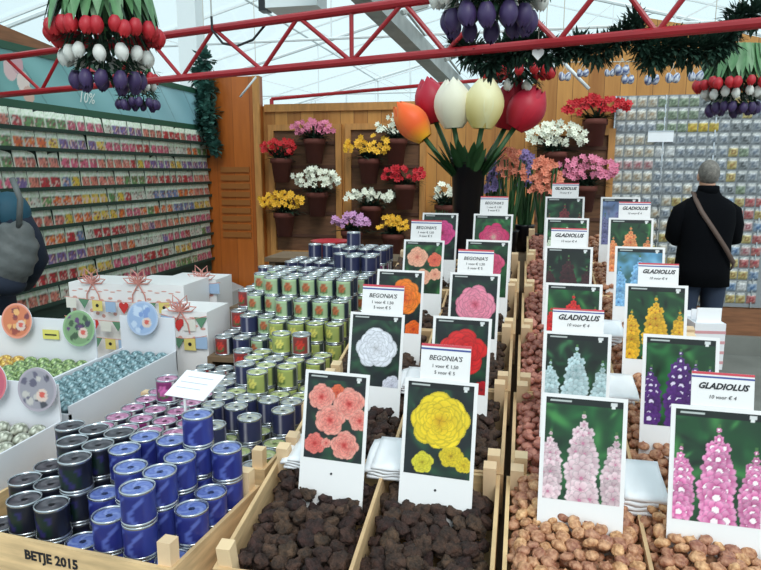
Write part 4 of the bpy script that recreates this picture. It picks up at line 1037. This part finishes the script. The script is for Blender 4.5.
def bunch(c, rings, leafz, leafL, nleaf, lab, ztop=4.6, rl=.1, leafm=None, kscale=1.0):
    """tulips tied head down in rings; rings = (colour, radius, z, count)"""
    t = thing('hanging_tulip_bunch', lab, 'tulip bunch', (c[0], c[1], 0), group='artificial tulips hung head down from the roof'); r = random.Random(int(c[0] * 997))
    k = MB(); 
    for q in range(nleaf):
        a = 2 * PI * q / nleaf + r.uniform(-.1, .1); L_ = leafL * r.uniform(.8, 1.1); ri = rl * r.uniform(.5, 1.0)
        blade(k, (ri * math.cos(a), ri * math.sin(a), leafz + leafL * .95), (math.cos(a) * .35, math.sin(a) * .35, -1), L_, .026 * kscale, .25)
    k.build('leaves', leafm or M['tulip_leaf'], t, True)
    k = MB()
    for col, rad, z, n in rings:
        for q in range(n):
            a = 2 * PI * (q + .5 * (len(col) % 2)) / n; k.tube([(rad * math.cos(a), rad * math.sin(a), z + .04), (rad * .75 * math.cos(a), rad * .75 * math.sin(a), z + .12), (rl * .4 * math.cos(a), rl * .4 * math.sin(a), leafz + leafL * .8)], .003, 5)
    k.build('stems', M['leaf_dark'], t)
    k = MB(); 
    for q in range(260):
        a = r.uniform(0, 6.28); z = r.uniform(min(x[2] for x in rings) + .03, leafz + .04); q_ = (z - min(x[2] for x in rings)) / (leafz - min(x[2] for x in rings) + .04); ri = r.uniform(.2, .85) * (.09 + .09 * q_)
        blade(k, (ri * math.cos(a), ri * math.sin(a), z), (math.cos(a), math.sin(a), r.uniform(-1, .3)), .05, .008, .5, n=2)
    k.build('green_filler', M['leaf_dark'], t)['kind'] = 'stuff'
    for col, rad, z, n in rings:
        for q in range(n):
            a = 2 * PI * (q + .5 * (len(col) % 2)) / n + r.uniform(-.06, .06); o = obj('tulip_head', small[col], t); o.location = (rad * math.cos(a), rad * math.sin(a), z + .045 + r.uniform(-.008, .008)); o.rotation_euler = (PI + r.uniform(-.2, .2), r.uniform(-.2, .2), r.uniform(0, 6)); s_ = kscale * r.uniform(.92, 1.08); o.scale = (s_, s_, s_)
            o['label'] = col + ' tulip head'
    MB().tube([(0, 0, leafz + leafL * .85), (0, 0, ztop)], .003, 5).build('cord', M['string'], t)
bunch((-1.405, 2.075), [('red', .172, 2.115, 26), ('white', .135, 2.04, 14), ('purple', .105, 1.965, 11)], 2.13, .30, 70, 'large hanging tulip bunch, red above white above purple, upper left corner', rl=.12)
bunch((-.115, 2.05), [('white', .15, 2.165, 14), ('purple', .12, 2.10, 12)], 2.19, .26, 36, 'hanging bunch of white and purple tulips at top centre', rl=.12, kscale=1.15)
bunch((1.06, 3.83), [('red', .178, 2.10, 24), ('white', .14, 2.05, 16), ('purple', .11, 1.98, 14)], 2.13, .19, 80, 'hanging tulip bunch of red, white and purple above the person in black', rl=.13)
bunch((-2.33, 3.72), [('red', .12, 2.21, 12), ('white', .10, 2.16, 9), ('purple', .115, 2.06, 14)], 2.25, .13, 22, 'small far hanging bunch of purple tulips in front of the teal banner', rl=.07)
bunch((-.04, 3.3), [('red', .15, 2.12, 15), ('white', .06, 2.06, 4)], 2.17, .16, 26, 'hanging bunch of red tulips behind the white and purple one', rl=.08)

# giant artificial tulips in a black vase
VX, VY = -.268, 3.32; VZ = S(VY) - .143
t = thing('tall_vase', 'tall black plastic vase behind the begonia cards holding giant tulips', 'vase', (VX, VY, VZ))
H_ = 1.745 - VZ; MB().lathe([(.058, 0), (.064, .02), (.084, H_ - .03), (.089, H_ - .03), (.090, H_), (.083, H_), (.08, H_ - .05)], 28).build('vase_body', M['black_plastic'], t, True); MB().lathe([(.079, H_ - .06), (.079, H_ - .055)], 24).build('foam_filling', M['leaf_dark'], t)
def giant(px, py, Y, tiltdir, tilt, colf, r, h, lab, z0=None):
    """px, py: centre of the bloom in the photo"""
    c = at(px, py, Y); t = thing('giant_tulip', lab, 'giant tulip', (0, 0, 0), group='giant tulips in the black vase')
    ax = Vector((math.sin(tilt) * math.cos(tiltdir), math.sin(tilt) * math.sin(tiltdir), math.cos(tilt))); base = c - ax * h * .5
    q = ax.to_track_quat('Z', 'Y')
    mb = MB(); petals(mb, 3, r, h, 0.3, tipin=.45, ncol=colf); petals(mb, 3, r * .93, h * .97, 0.3 + PI / 3, tipin=.45, ncol=colf); petals(mb, 3, r * .7, h * .9, .8, tipin=.5, ncol=colf)
    o = mb.build('bloom', M['petal'], t, True); o.location = base; o.rotation_mode = 'QUATERNION'; o.rotation_quaternion = q
    fo = Vector((VX + (base.x - VX) * .12, VY + (base.y - VY) * .12, VZ + .42)); mid = (fo + base) / 2 + Vector((0, 0, .0)) 
    MB().tube([fo, mid, base + ax * .01], .012, 8).build('stem', M['leaf'], t, True)
    k = MB(); d_ = (base - fo).normalized()
    fo2 = fo + d_ * .07
    for (ex_, ey_, L_, w_) in ((.06, -.15, .19, .026), (-.08, -.12, .18, .026), (.15, -.05, .15, .022)): blade(k, fo2 + Vector((ex_ * .1, -.02, 0)), (d_.x + ex_, d_.y + ey_, d_.z), L_, w_, .25, n=7); k.build('leaves', M['leaf'], t, True)
cO = lambda t, s: (250 - 4 * s, 92 + 60 * s * t + 90 * max(0, .35 - t) / .35, 26 + 40 * s); cWh = lambda t, s: (232 - 14 * (s < .1), 228 - 6 * s, 196 + 12 * t)
cY = lambda t, s: (232, 226 - 20 * (1 - s) * (1 - t), 170 - 60 * (1 - s) * (1 - t) + 20 * t); cRd = lambda t, s: (170 + 24 * s, 22, 44 + 10 * t)
giant(411, 121, 3.25, PI, .70, cO, .080, .225, 'giant orange tulip leaning left in the black vase')
giant(431, 100, 3.38, PI, .22, cRd, .085, .23, 'giant dark red tulip behind the orange one')
giant(453, 103, 3.22, PI, .05, cWh, .094, .235, 'giant creamy white tulip, centre left of the vase')
giant(484, 103, 3.20, 0, .06, cY, .096, .235, 'giant pale yellow tulip, centre right of the vase')
giant(512, 104, 3.40, 0, .25, cRd, .098, .25, 'giant crimson tulip behind and right of the pale yellow one')
giant(527, 108, 3.30, 0, .55, cRd, .092, .22, 'giant crimson tulip leaning furthest right')

# ------------------------------------------------------------------ garlands of dark green
def clump(mb, c, r, n, rd, L=.05, w_=.006, up_=0.0, m=None):
    for q in range(n):
        d = Vector((rd.gauss(0, 1), rd.gauss(0, 1), rd.gauss(0, 1))).normalized(); p = Vector(c) + d * r * rd.uniform(.1, .85)
        blade(mb, p, d + Vector((0, 0, up_)), L * rd.uniform(.4, .9), w_, .4, n=2)
def garland(pts, lab, leafm, r=.06, dens=60, L=.05, w_=.006, hang=None):
    t = thing('garland', lab, 'garland', (0, 0, 0), group=None); rd = random.Random(len(pts)); P = [at(*p[:3]) for p in pts]; 
    MB().tube(P, .006, 6).build('wire_stem', M['leaf_dark'], t)
    k = MB()
    for i, p in enumerate(P):
        rr = pts[i][3]; clump(k, p, rr, int(dens * (rr / .06) ** 1.4), rd, L, w_)
        if i: clump(k, (p + P[i-1]) / 2, min(rr, pts[i-1][3]) * .9, int(dens * .7), rd, L, w_)
    k.build('needles', leafm, t)['kind'] = 'stuff'
    for h in (hang or []):
        p = P[h]; MB().tube([p, (p.x, p.y, 4.9)], .0025, 5).build('cord', M['string'], t)
garland([(455, 45, 2.62, .04), (470, 52, 2.62, .065), (490, 60, 2.62, .08), (510, 48, 2.62, .075), (530, 45, 2.6, .075), (548, 52, 2.6, .06)], 'dark green garland behind the white and purple tulip bunch', M['pinefol'], dens=230, hang=(2,))
garland([(557, 52, 2.6, .035), (578, 47, 2.6, .05), (598, 52, 2.6, .06), (618, 40, 2.6, .05), (634, 22, 2.6, .045), (642, 42, 2.6, .06), (652, 55, 2.6, .075), (672, 46, 2.6, .07), (692, 50, 2.6, .07), (712, 48, 2.6, .065), (728, 40, 2.6, .05), (738, 18, 2.6, .05), (756, 14, 2.6, .06)], 'dark green garland wound along the right end of the red truss', M['pinefol'], dens=230, hang=(4, 11))
garland([(205, 60, 6.3, .12), (199, 75, 6.3, .12), (207, 88, 6.3, .12), (201, 100, 6.3, .13), (209, 112, 6.3, .13), (205, 124, 6.3, .12), (211, 136, 6.3, .11), (214, 148, 6.3, .08)], 'bluish green ivy garland hanging at the corner beside the orange panel', mat('ivy_bluegreen', s255(70, 116, 106), .5, noise=.5, nscale=8), dens=40, L=.09, w_=.03, hang=(0,))

# delft ornaments on a string
t = thing('ornament_string', 'thin string across the board wall carrying blue and white ornaments', 'string', (0, 0, 0))
sp_ = [at(545, 62, 3.3), at(600, 62, 3.3), at(655, 61, 3.3), at(712, 59, 3.3)]; MB().tube(sp_, .0025, 5).build('cord', M['string'], t)
for p in (sp_[0], sp_[3]): MB().tube([p, (p.x, p.y, 4.9)], .002, 5).build('hanger', M['string'], t)
M['delft'] = vmat('delft_glaze', .2)
def ornament(px, py, sz, lab, dark):
    p = at(px, py, 3.3); t = thing('delft_ornament', lab, 'ornament', p, (0, 0, rng.uniform(-.6, .6)), 'blue and white ornaments on the string')
    W_, B_ = s255(206, 210, 220), s255(60, 76, 130); 
    def cf(a, i, z): return B_ if (int(a * 3) + i) % (2 if dark else 3) == 0 else W_
    for sgn in (-1, 1):
        pr = [(.002, -.55), (.2, -.5), (.32, -.3), (.3, 0), (.16, .25), (.02, .32)]
        MB().lathe([(r_ * sz, z_ * sz) for r_, z_ in pr], 12, col=cf, M=Matrix.Translation((sgn * sz * .33, 0, -sz * .2)) @ Matrix.Rotation(sgn * .3, 4, 'Y')).build('clog', M['delft'], t, True)
    MB().tube([(0, 0, .6 * sz), (-sz * .3, 0, 0)], .0015, 4).tube([(0, 0, .6 * sz), (sz * .3, 0, 0)], .0015, 4).tube([(0, 0, .6 * sz), (0, 0, at(px, 61, 3.3).z - p.z)], .0015, 4).build('loop', M['string'], t)
for px, py, sz, dk, lab in ((565, 73, .05, 0, 'leftmost'), (583, 70, .045, 1, 'second from the left'), (610, 70, .04, 0, 'just left of the dark blue trio'), (622, 66, .06, 1, 'dark blue, highest of the trio'), (628, 76, .05, 1, 'dark blue, lowest of the trio'), (652, 76, .055, 1, 'right of the dark blue trio'), (673, 74, .055, 0, 'second from the right'), (696, 72, .055, 0, 'rightmost')):
    ornament(px, py, sz, 'small blue and white ornament pair on the string, ' + lab, dk)
t = thing('heart_ornament', 'white heart ornament hanging beside the red tulips', 'ornament', at(538, 54, 2.5)); pr = [(0, -.022), (.02, .0), (.021, .012), (.012, .02), (0, .012), (-.012, .02), (-.021, .012), (-.02, .0)]
MB().prism(pr, .008).build('heart', M['card'], t); MB().tube([(0, .004, .014), (0, .004, .16)], .0015, 4).build('loop', M['string'], t)
def rod(a, b_, Y, lab):
    p, q = at(*a, Y), at(*b_, Y); t = thing('white_rod', lab, 'rod', p); MB().tube([(0, 0, 0), q - p], .009, 8).build('rod', M['white_steel'], t, True); up_ = p if p.z > q.z else q
    MB().tube([up_ - p, (up_.x - p.x, up_.y - p.y, 4.3 - p.z)], .003, 4).build('hanger', M['string'], t)
rod((562, 61), (589, 89), 3.6, 'slanting white rod hanging in front of the board wall'); rod((240, 97), (256, 77), 5.6, 'slanting white rod hanging above the orange corner panel')

# ------------------------------------------------------------------ flower pots on the board wall
M['bl_red'] = mat('red_blossom', s255(190, 24, 44), .6, vary=.15); M['bl_pink'] = mat('pink_blossom', s255(226, 130, 160), .6); M['bl_white'] = mat('white_blossom', s255(238, 238, 220), .6); M['bl_yellow'] = mat('yellow_blossom', s255(240, 184, 50), .6)
M['bl_salmon'] = mat('salmon_blossom', s255(232, 140, 112), .6, noise=.2, nscale=20); M['bl_lilac'] = mat('lilac_blossom', s255(150, 130, 186), .6, noise=.2, nscale=20); M['bl_mauve'] = mat('mauve_blossom', s255(206, 150, 196), .6)
def blossom(mb, c, s_, rd):
    c = Vector(c); nrm = Vector((rd.uniform(-.6, .6), -1, rd.uniform(-.2, .8))).normalized(); u = nrm.orthogonal().normalized(); v = nrm.cross(u); a0 = rd.uniform(0, 6)
    vs = [c + nrm * s_ * .1]; n = 12
    for q in range(n):
        a = a0 + 2 * PI * q / n; rr = s_ * (1 if q % 2 == 0 else .62); vs.append(c + (u * math.cos(a) + v * math.sin(a)) * rr + nrm * s_ * .3)
    mb.add(vs, [(0, 1 + q, 1 + (q + 1) % n) for q in range(n)]); mb.ell(c + nrm * s_ * .15, (s_ * .3,) * 3, 6, 4)
def wallpot(px, py, wpx, hpx, fm, lab, Y=6.34, potdy=None, pot=True, hang=True, bs=.032):
    c = at(px, py, Y); sc = .01035; W_ = wpx * sc; Hh = hpx * sc; rd = random.Random(px * 31 + py)
    t = thing('flower_pot', lab, 'flower pot', (c.x, Y, c.z), group='pots of artificial flowers on the board wall')
    zb = -Hh * .5 - .02
    if pot:
        MB().lathe([(.075, zb - .24), (.10, zb - .05), (.112, zb - .05), (.112, zb), (.095, zb)], 20).build('pot', M['terracotta'], t, True)
        k = MB(); k.tube([(-.10, .0, zb - .03), (-.10, 6.49 - Y, zb - .03), (.10, 6.49 - Y, zb - .03), (.10, 0, zb - .03)], .005, 5); k.build('wall_bracket', M['black_plastic'], t)
    k = MB()
    for q in range(90):
        a = rd.uniform(0, 6.28); blade(k, (rd.uniform(-.07, .07), rd.uniform(-.05, .05), zb), (math.cos(a) * .9 * W_ * 3, -abs(math.sin(a)) * .5, rd.uniform(.1, 1)), rd.uniform(.08, .15 + Hh * .4), .010, .9, n=3)
    k.build('foliage', M['leaf_dark'], t)['kind'] = 'stuff'
    k = MB(); n = int(46 * W_ / .4 * max(1, Hh / .2))
    for q in range(n):
        u = rd.uniform(-1, 1); v = rd.uniform(-1, 1) * math.sqrt(max(.05, 1 - u * u * .8)); blossom(k, (u * W_ * .48, -.04 + rd.uniform(-.07, .06), v * Hh * .42 + .02 * math.cos(u * 2)), bs * rd.uniform(.8, 1.2), rd)
    k.build('blossoms', fm, t)['kind'] = 'stuff'
wallpot(281, 148, 38, 16, M['bl_red'], 'red flower pot, top left of the board wall'); wallpot(314, 129, 42, 15, M['bl_pink'], 'pink flower pot, highest of the left trellis')
wallpot(317, 179, 48, 22, M['bl_white'], 'white flower pot below the pink one'); wallpot(284, 201, 48, 19, M['bl_yellow'], 'yellow flower pot at the lower left beside the orange panel', pot=True)
wallpot(369, 146, 46, 20, M['bl_yellow'], 'yellow flower pot at the top of the middle trellis'); wallpot(396, 126, 34, 20, M['bl_white'], 'white flower pot half hidden behind the orange tulip')
wallpot(405, 174, 44, 16, M['bl_red'], 'red flower pot at the right of the middle trellis'); wallpot(371, 196, 48, 15, M['bl_white'], 'low white flower pot on the middle trellis'); wallpot(446, 193, 20, 18, M['bl_white'], 'small white flower pot beside the black vase')
wallpot(393, 224, 32, 15, M['bl_yellow'], 'yellow-orange flower pot behind the price sign'); wallpot(596, 107, 56, 17, M['bl_red'], 'red flower pot at the upper right, left of the packet display', bs=.036)
wallpot(556, 136, 52, 24, M['bl_white'], 'white flower pot on the right part of the board wall', bs=.034); wallpot(586, 170, 54, 24, M['bl_pink'], 'coral pink flower pot above the dark red gladiolus card', bs=.034)
wallpot(352, 221, 38, 14, M['bl_mauve'], 'mauve flower pot behind the navy tins', Y=6.2)
t = thing('red_bowl', 'dark red bowl standing behind the navy tins', 'bowl', at(330, 240, 3.75)); t.location.z = 1.165; 
MB().lathe([(.06, .0), (.11, .09), (.118, .10), (.11, .10), (.06, .02)], 24).build('bowl', mat('red_plastic', s255(176, 26, 40), .35), t, True)
# shelf boards carrying back flowers
t = thing('back_shelf', 'brown shelf behind the tins with the red bowl', 'shelf', (-1.0, 3.64, 0)); MB().box((-.5, 0, 1.14), (.36, .32, 1.165)).build('shelf_board', M['stand'], t)
for x in (-.48, .30): MB().box((x, .02, 0), (x + .04, .30, 1.14)).build('leg', M['stand'], t)
# tall bundles behind the cards
def tallbunch(px, ytop, ybot, Y, wpx, fm, lab, n=46, bs=.022):
    top = at(px, ytop, Y); bot = at(px, ybot, Y); sc = Y / 650; rd = random.Random(px); zdeck = S(Y) - .14
    t = thing('flower_bundle', lab, 'flower bundle', (top.x, Y, zdeck), group='tall flower bundles in buckets at the back of the stand')
    MB().lathe([(.04, 0), (.055, .13), (.06, .14), (.05, .14)], 18).build('bucket', M['black_plastic'], t, True)
    k = MB(); zt = top.z - zdeck; zb = bot.z - zdeck; W_ = wpx * sc
    for q in range(9): k.tube([(rd.uniform(-.03, .03), rd.uniform(-.03, .03), .05), (rd.uniform(-.5, .5) * W_, rd.uniform(-.05, .05), zt - .05)], .004, 5)
    for q in range(18): blade(k, (rd.uniform(-.03, .03), rd.uniform(-.03, .03), .1), (rd.uniform(-.2, .2), rd.uniform(-.2, .2), 1), rd.uniform(.2, max(.22, zt - .1)), .010, .1, n=5)
    k.build('stems', M['leaf'], t)
    k = MB()
    for q in range(n): 
        v = rd.random(); blossom(k, (rd.uniform(-.5, .5) * W_ * (1 - .4 * v), rd.uniform(-.05, .04), zb + (zt - zb) * v), bs * rd.uniform(.8, 1.2), rd)
    k.build('blossoms', fm, t)['kind'] = 'stuff'
tallbunch(511, 150, 178, 3.55, 28, M['bl_salmon'], 'salmon flower bundle right of the black vase', 50)
tallbunch(527, 152, 186, 3.66, 14, M['bl_lilac'], 'narrow lilac flower bundle between two salmon bundles', 44)
tallbunch(494, 162, 190, 3.62, 16, M['bl_lilac'], 'lilac flower bundle directly beside the black vase', 40)
tallbunch(547, 158, 192, 3.5, 32, M['bl_salmon'], 'wide salmon-pink flower bundle above the corms', 70)
tallbunch(440, 222, 238, 3.28, 14, M['bl_pink'], 'low pink flower bundle left of the black vase', 14)

# ------------------------------------------------------------------ people
def skinned(name, nodes, edges, m, parent, lv=2):
    me = bpy.data.meshes.new(name); me.from_pydata([n_[0] for n_ in nodes], edges, []); me.materials.append(m); o = obj(name, me, parent)
    md = o.modifiers.new('skin', 'SKIN'); md.use_smooth_shade = True
    for i, n_ in enumerate(nodes):
        sv = me.skin_vertices[0].data[i]; r_ = n_[1]; sv.radius = r_ if isinstance(r_, tuple) else (r_, r_)
    me.skin_vertices[0].data[0].use_root = True
    sb = o.modifiers.new('sub', 'SUBSURF'); sb.levels = lv; sb.render_levels = lv
    return o
def loft(mb, secs, n=24, col=None):
    vs, fs = [], []
    for (cx, cy, z, rx, ry) in secs:
        for k_ in range(n):
            a = 2 * PI * k_ / n; ca, sa = math.cos(a), math.sin(a); ex = .82
            vs.append((cx + rx * math.copysign(abs(ca) ** ex, ca), cy + ry * math.copysign(abs(sa) ** ex, sa), z))
    for i in range(len(secs) - 1):
        for k_ in range(n): fs.append((i*n+k_, i*n+(k_+1) % n, (i+1)*n+(k_+1) % n, (i+1)*n+k_))
    fs.append(tuple(range(n-1, -1, -1))); fs.append(tuple((len(secs)-1)*n+k_ for k_ in range(n))); return mb.add(vs, fs, col)
def person(loc, rotz, H, lab, coatm, legm, hairm, arms, coat_low, wf=1.0):
    """faces +Y in its own frame"""
    t = thing('person', lab, 'person', loc, (0, 0, rotz)); s_ = H / 1.74
    V = lambda x, y, z: (x * s_, y * s_, z * s_); t.scale = (wf, 1, 1)
    sh, el, wr = arms
    nodes = [(V(0, 0, .95), (.15 * s_, .10 * s_)), (V(0, .0, 1.15), (.13 * s_, .09 * s_)), (V(0, 0, 1.38), (.15 * s_, .09 * s_)), (V(0, .01, 1.50), .055 * s_), (V(0, .035, 1.58), (.068 * s_, .08 * s_)), (V(0, .045, 1.66), (.07 * s_, .085 * s_))]
    edges = [(0, 1), (1, 2), (2, 3), (3, 4), (4, 5)]
    for sg in (-1, 1):
        b0 = len(nodes); nodes += [(V(sg * sh[0], sh[1], sh[2]), .052 * s_), (V(sg * el[0], el[1], el[2]), .040 * s_), (V(sg * wr[0], wr[1], wr[2]), .027 * s_), (V(sg * (wr[0] - .015), wr[1] + .07, wr[2] + .01), (.036 * s_, .018 * s_))]
        edges += [(2, b0), (b0, b0 + 1), (b0 + 1, b0 + 2), (b0 + 2, b0 + 3)]
        b1 = len(nodes); nodes += [(V(sg * .10, 0, .86), .085 * s_), (V(sg * .11, .01, .48), .055 * s_), (V(sg * .12, -.02, .09), .038 * s_), (V(sg * .125, .10, .035), (.04 * s_, .028 * s_))]
        edges += [(0, b1), (b1, b1 + 1), (b1 + 1, b1 + 2), (b1 + 2, b1 + 3)]
    skinned('body', nodes, edges, M['skin'], t)
    for sg in (-1, 1):       # four fingers and a thumb, curled
        wx, wy, wz = sg * (wr[0] - .015), wr[1] + .10, wr[2] + .01
        for q in range(4):
            L_ = (.9, 1.0, .93, .75)[q]; x = wx + sg * (-.027 + .018 * q)
            skinned('finger', [(V(x, wy - .01, wz), .0095), (V(x, wy + .03 * L_, wz + .004), .0088), (V(x, wy + .052 * L_, wz - .014), .008), (V(x, wy + .058 * L_, wz - .034), .007)], [(0, 1), (1, 2), (2, 3)], M['skin'], t, 1)
        skinned('thumb', [(V(wx - sg * .03, wy - .05, wz), .011), (V(wx - sg * .052, wy - .02, wz + .008), .0095), (V(wx - sg * .055, wy + .015, wz), .008)], [(0, 1), (1, 2)], M['skin'], t, 1)
    k = MB()   # nose, ears
    k.ell(V(0, .135, 1.615), (.012, .02, .02), 8, 6); 
    for sg in (-1, 1): k.ell(V(sg * .078, .035, 1.62), (.012, .022, .032), 8, 6)
    k.build('nose_and_ears', M['skin'], t, True)
    k = MB()
    for sg in (-1, 1): k.ell(V(sg * .03, .118, 1.64), (.011, .008, .007), 8, 6)
    k.build('eyes', M['ink'], t, True)
    # coat: body and sleeves in one mesh
    k = MB(); loft(k, [(0, 0, coat_low * s_, .235 * s_, .16 * s_), (0, 0, .95 * s_, .225 * s_, .155 * s_), (0, -.01, 1.12 * s_, .215 * s_, .15 * s_), (0, -.015, 1.28 * s_, .235 * s_, .15 * s_), (0, -.01, 1.38 * s_, .232 * s_, .135 * s_), (0, -.005, 1.44 * s_, .19 * s_, .115 * s_), (0, 0, 1.485 * s_, .11 * s_, .09 * s_), (0, .005, 1.53 * s_, .078 * s_, .078 * s_)], 28)
    for sg in (-1, 1):
        p0 = Vector(V(sg * (sh[0] - .05), sh[1], sh[2] - .02)); p1 = Vector(V(sg * (sh[0] + .04), sh[1], sh[2] - .08)); p2 = Vector(V(sg * el[0], el[1], el[2])); p3 = Vector(V(sg * (wr[0]), wr[1] - .01, wr[2]))
        k.tube([p0, p1, (p1 + p2) / 2 + Vector((sg * .01, 0, 0)), p2, (p2 + p3) / 2, p3], [.075 * s_, .088 * s_, .082 * s_, .076 * s_, .065 * s_, .055 * s_], 16)
    k.build('coat', coatm, t, True)
    k = MB(); loft(k, [(0, .0, 1.50 * s_, .088 * s_, .085 * s_), (0, .0, 1.555 * s_, .080 * s_, .082 * s_), (0, .0, 1.56 * s_, .06 * s_, .06 * s_)], 20); k.build('collar', coatm, t, True)
    k = MB()
    for sg in (-1, 1): loft(k, [(sg * .125, -.02, .07 * s_, .062, .075), (sg * .12, -.01, .30 * s_, .068, .08), (sg * .115, .005, .52 * s_, .075, .085), (sg * .105, 0, .80 * s_, .105, .115), (sg * .09, 0, .95 * s_, .11, .12)], 16)
    k.build('trousers', legm, t, True)
    for sg in (-1, 1):
        k = MB(); k.ell(V(sg * .125, .055, .045), (.05, .135, .05), 14, 8); k.build('shoe', M['black_plastic'], t, True)
    def hd(v):
        return 1.0 if v.z > -.2 or v.y < .25 else .8
    k = MB(); k.ell(V(0, .018, 1.652), (.086 * s_, .096 * s_, .098 * s_), 20, 14, disp=hd); k.build('hair', hairm, t, True)
    return t
rp = person((1.385, 5.42, 0), R(4), 1.75, 'person in black coat with grey hair seen from behind at the packet display', M['darkcloth'], M['jeans'], M['greyhair'], ((.17, .0, 1.42), (.25, .02, 1.17), (.14, .25, 1.12)), .80, .86)
k = MB(); pts = [(-.12, .02, 1.52), (-.13, -.09, 1.46), (-.10, -.145, 1.38), (0, -.172, 1.25), (.12, -.176, 1.10), (.21, -.13, .99), (.24, -.03, .93)]
vs, fs = [], []
for i, p in enumerate(pts):
    p = Vector(p); d = (Vector(pts[min(i + 1, 6)]) - Vector(pts[max(i - 1, 0)])).normalized(); sd_ = d.cross(Vector((0, -1, .2))).normalized() * .019; o_ = Vector((0, -.008, 0))
    vs += [p - sd_, p + sd_, p + sd_ + o_, p - sd_ + o_]
for i in range(6):
    for q in range(4): fs.append((i*4+q, i*4+(q+1) % 4, (i+1)*4+(q+1) % 4, (i+1)*4+q))
k.add(vs, fs); k.build('bag_strap', M['strap'], rp, True)
lp = person((-2.70, 2.64, 0), R(30), 1.90, 'person in navy and teal jacket at the left edge, seen from behind', M['navy_cloth'], M['jeans'], M['greyhair'], ((.20, .0, 1.40), (.30, .03, 1.13), (.22, .22, 1.0)), .78)
s_ = 1.90 / 1.74
k = MB(); loft(k, [(0, -.01, 1.34 * s_, .243 * s_, .145 * s_), (0, -.005, 1.40 * s_, .24 * s_, .14 * s_), (0, 0, 1.455 * s_, .196 * s_, .122 * s_), (0, .0, 1.50 * s_, .118 * s_, .098 * s_), (0, .005, 1.56 * s_, .09 * s_, .088 * s_)], 26)
for sg in (-1, 1): k.ell((sg * .235 * s_, 0, 1.345 * s_), (.10, .10, .11), 16, 10)
k.build('teal_yoke', M['teal'], lp, True)
bg2 = thing('shoulder_bag', 'grey quilted shoulder bag on the side of the person at the left edge', 'bag', (-2.36, 2.60, 1.27), (R(4), R(28), R(20)))
k = MB(); k.ell((0, 0, 0), (.12, .10, .19), 28, 26, disp=lambda v: 1 + .05 * math.cos(v.z * 19 + v.x * 2)); k.build('bag_body', M['greybag'], bg2, True)
k = MB(); k.ell((0, -.01, -.10), (.125, .11, .07), 20, 12); k.build('dark_base', M['navy_cloth'], bg2, True)
MB().tube([(0, -.03, .17), (-.04, -.04, .30), (-.12, 0, .36)], .014, 8).build('strap', M['greybag'], bg2, True)
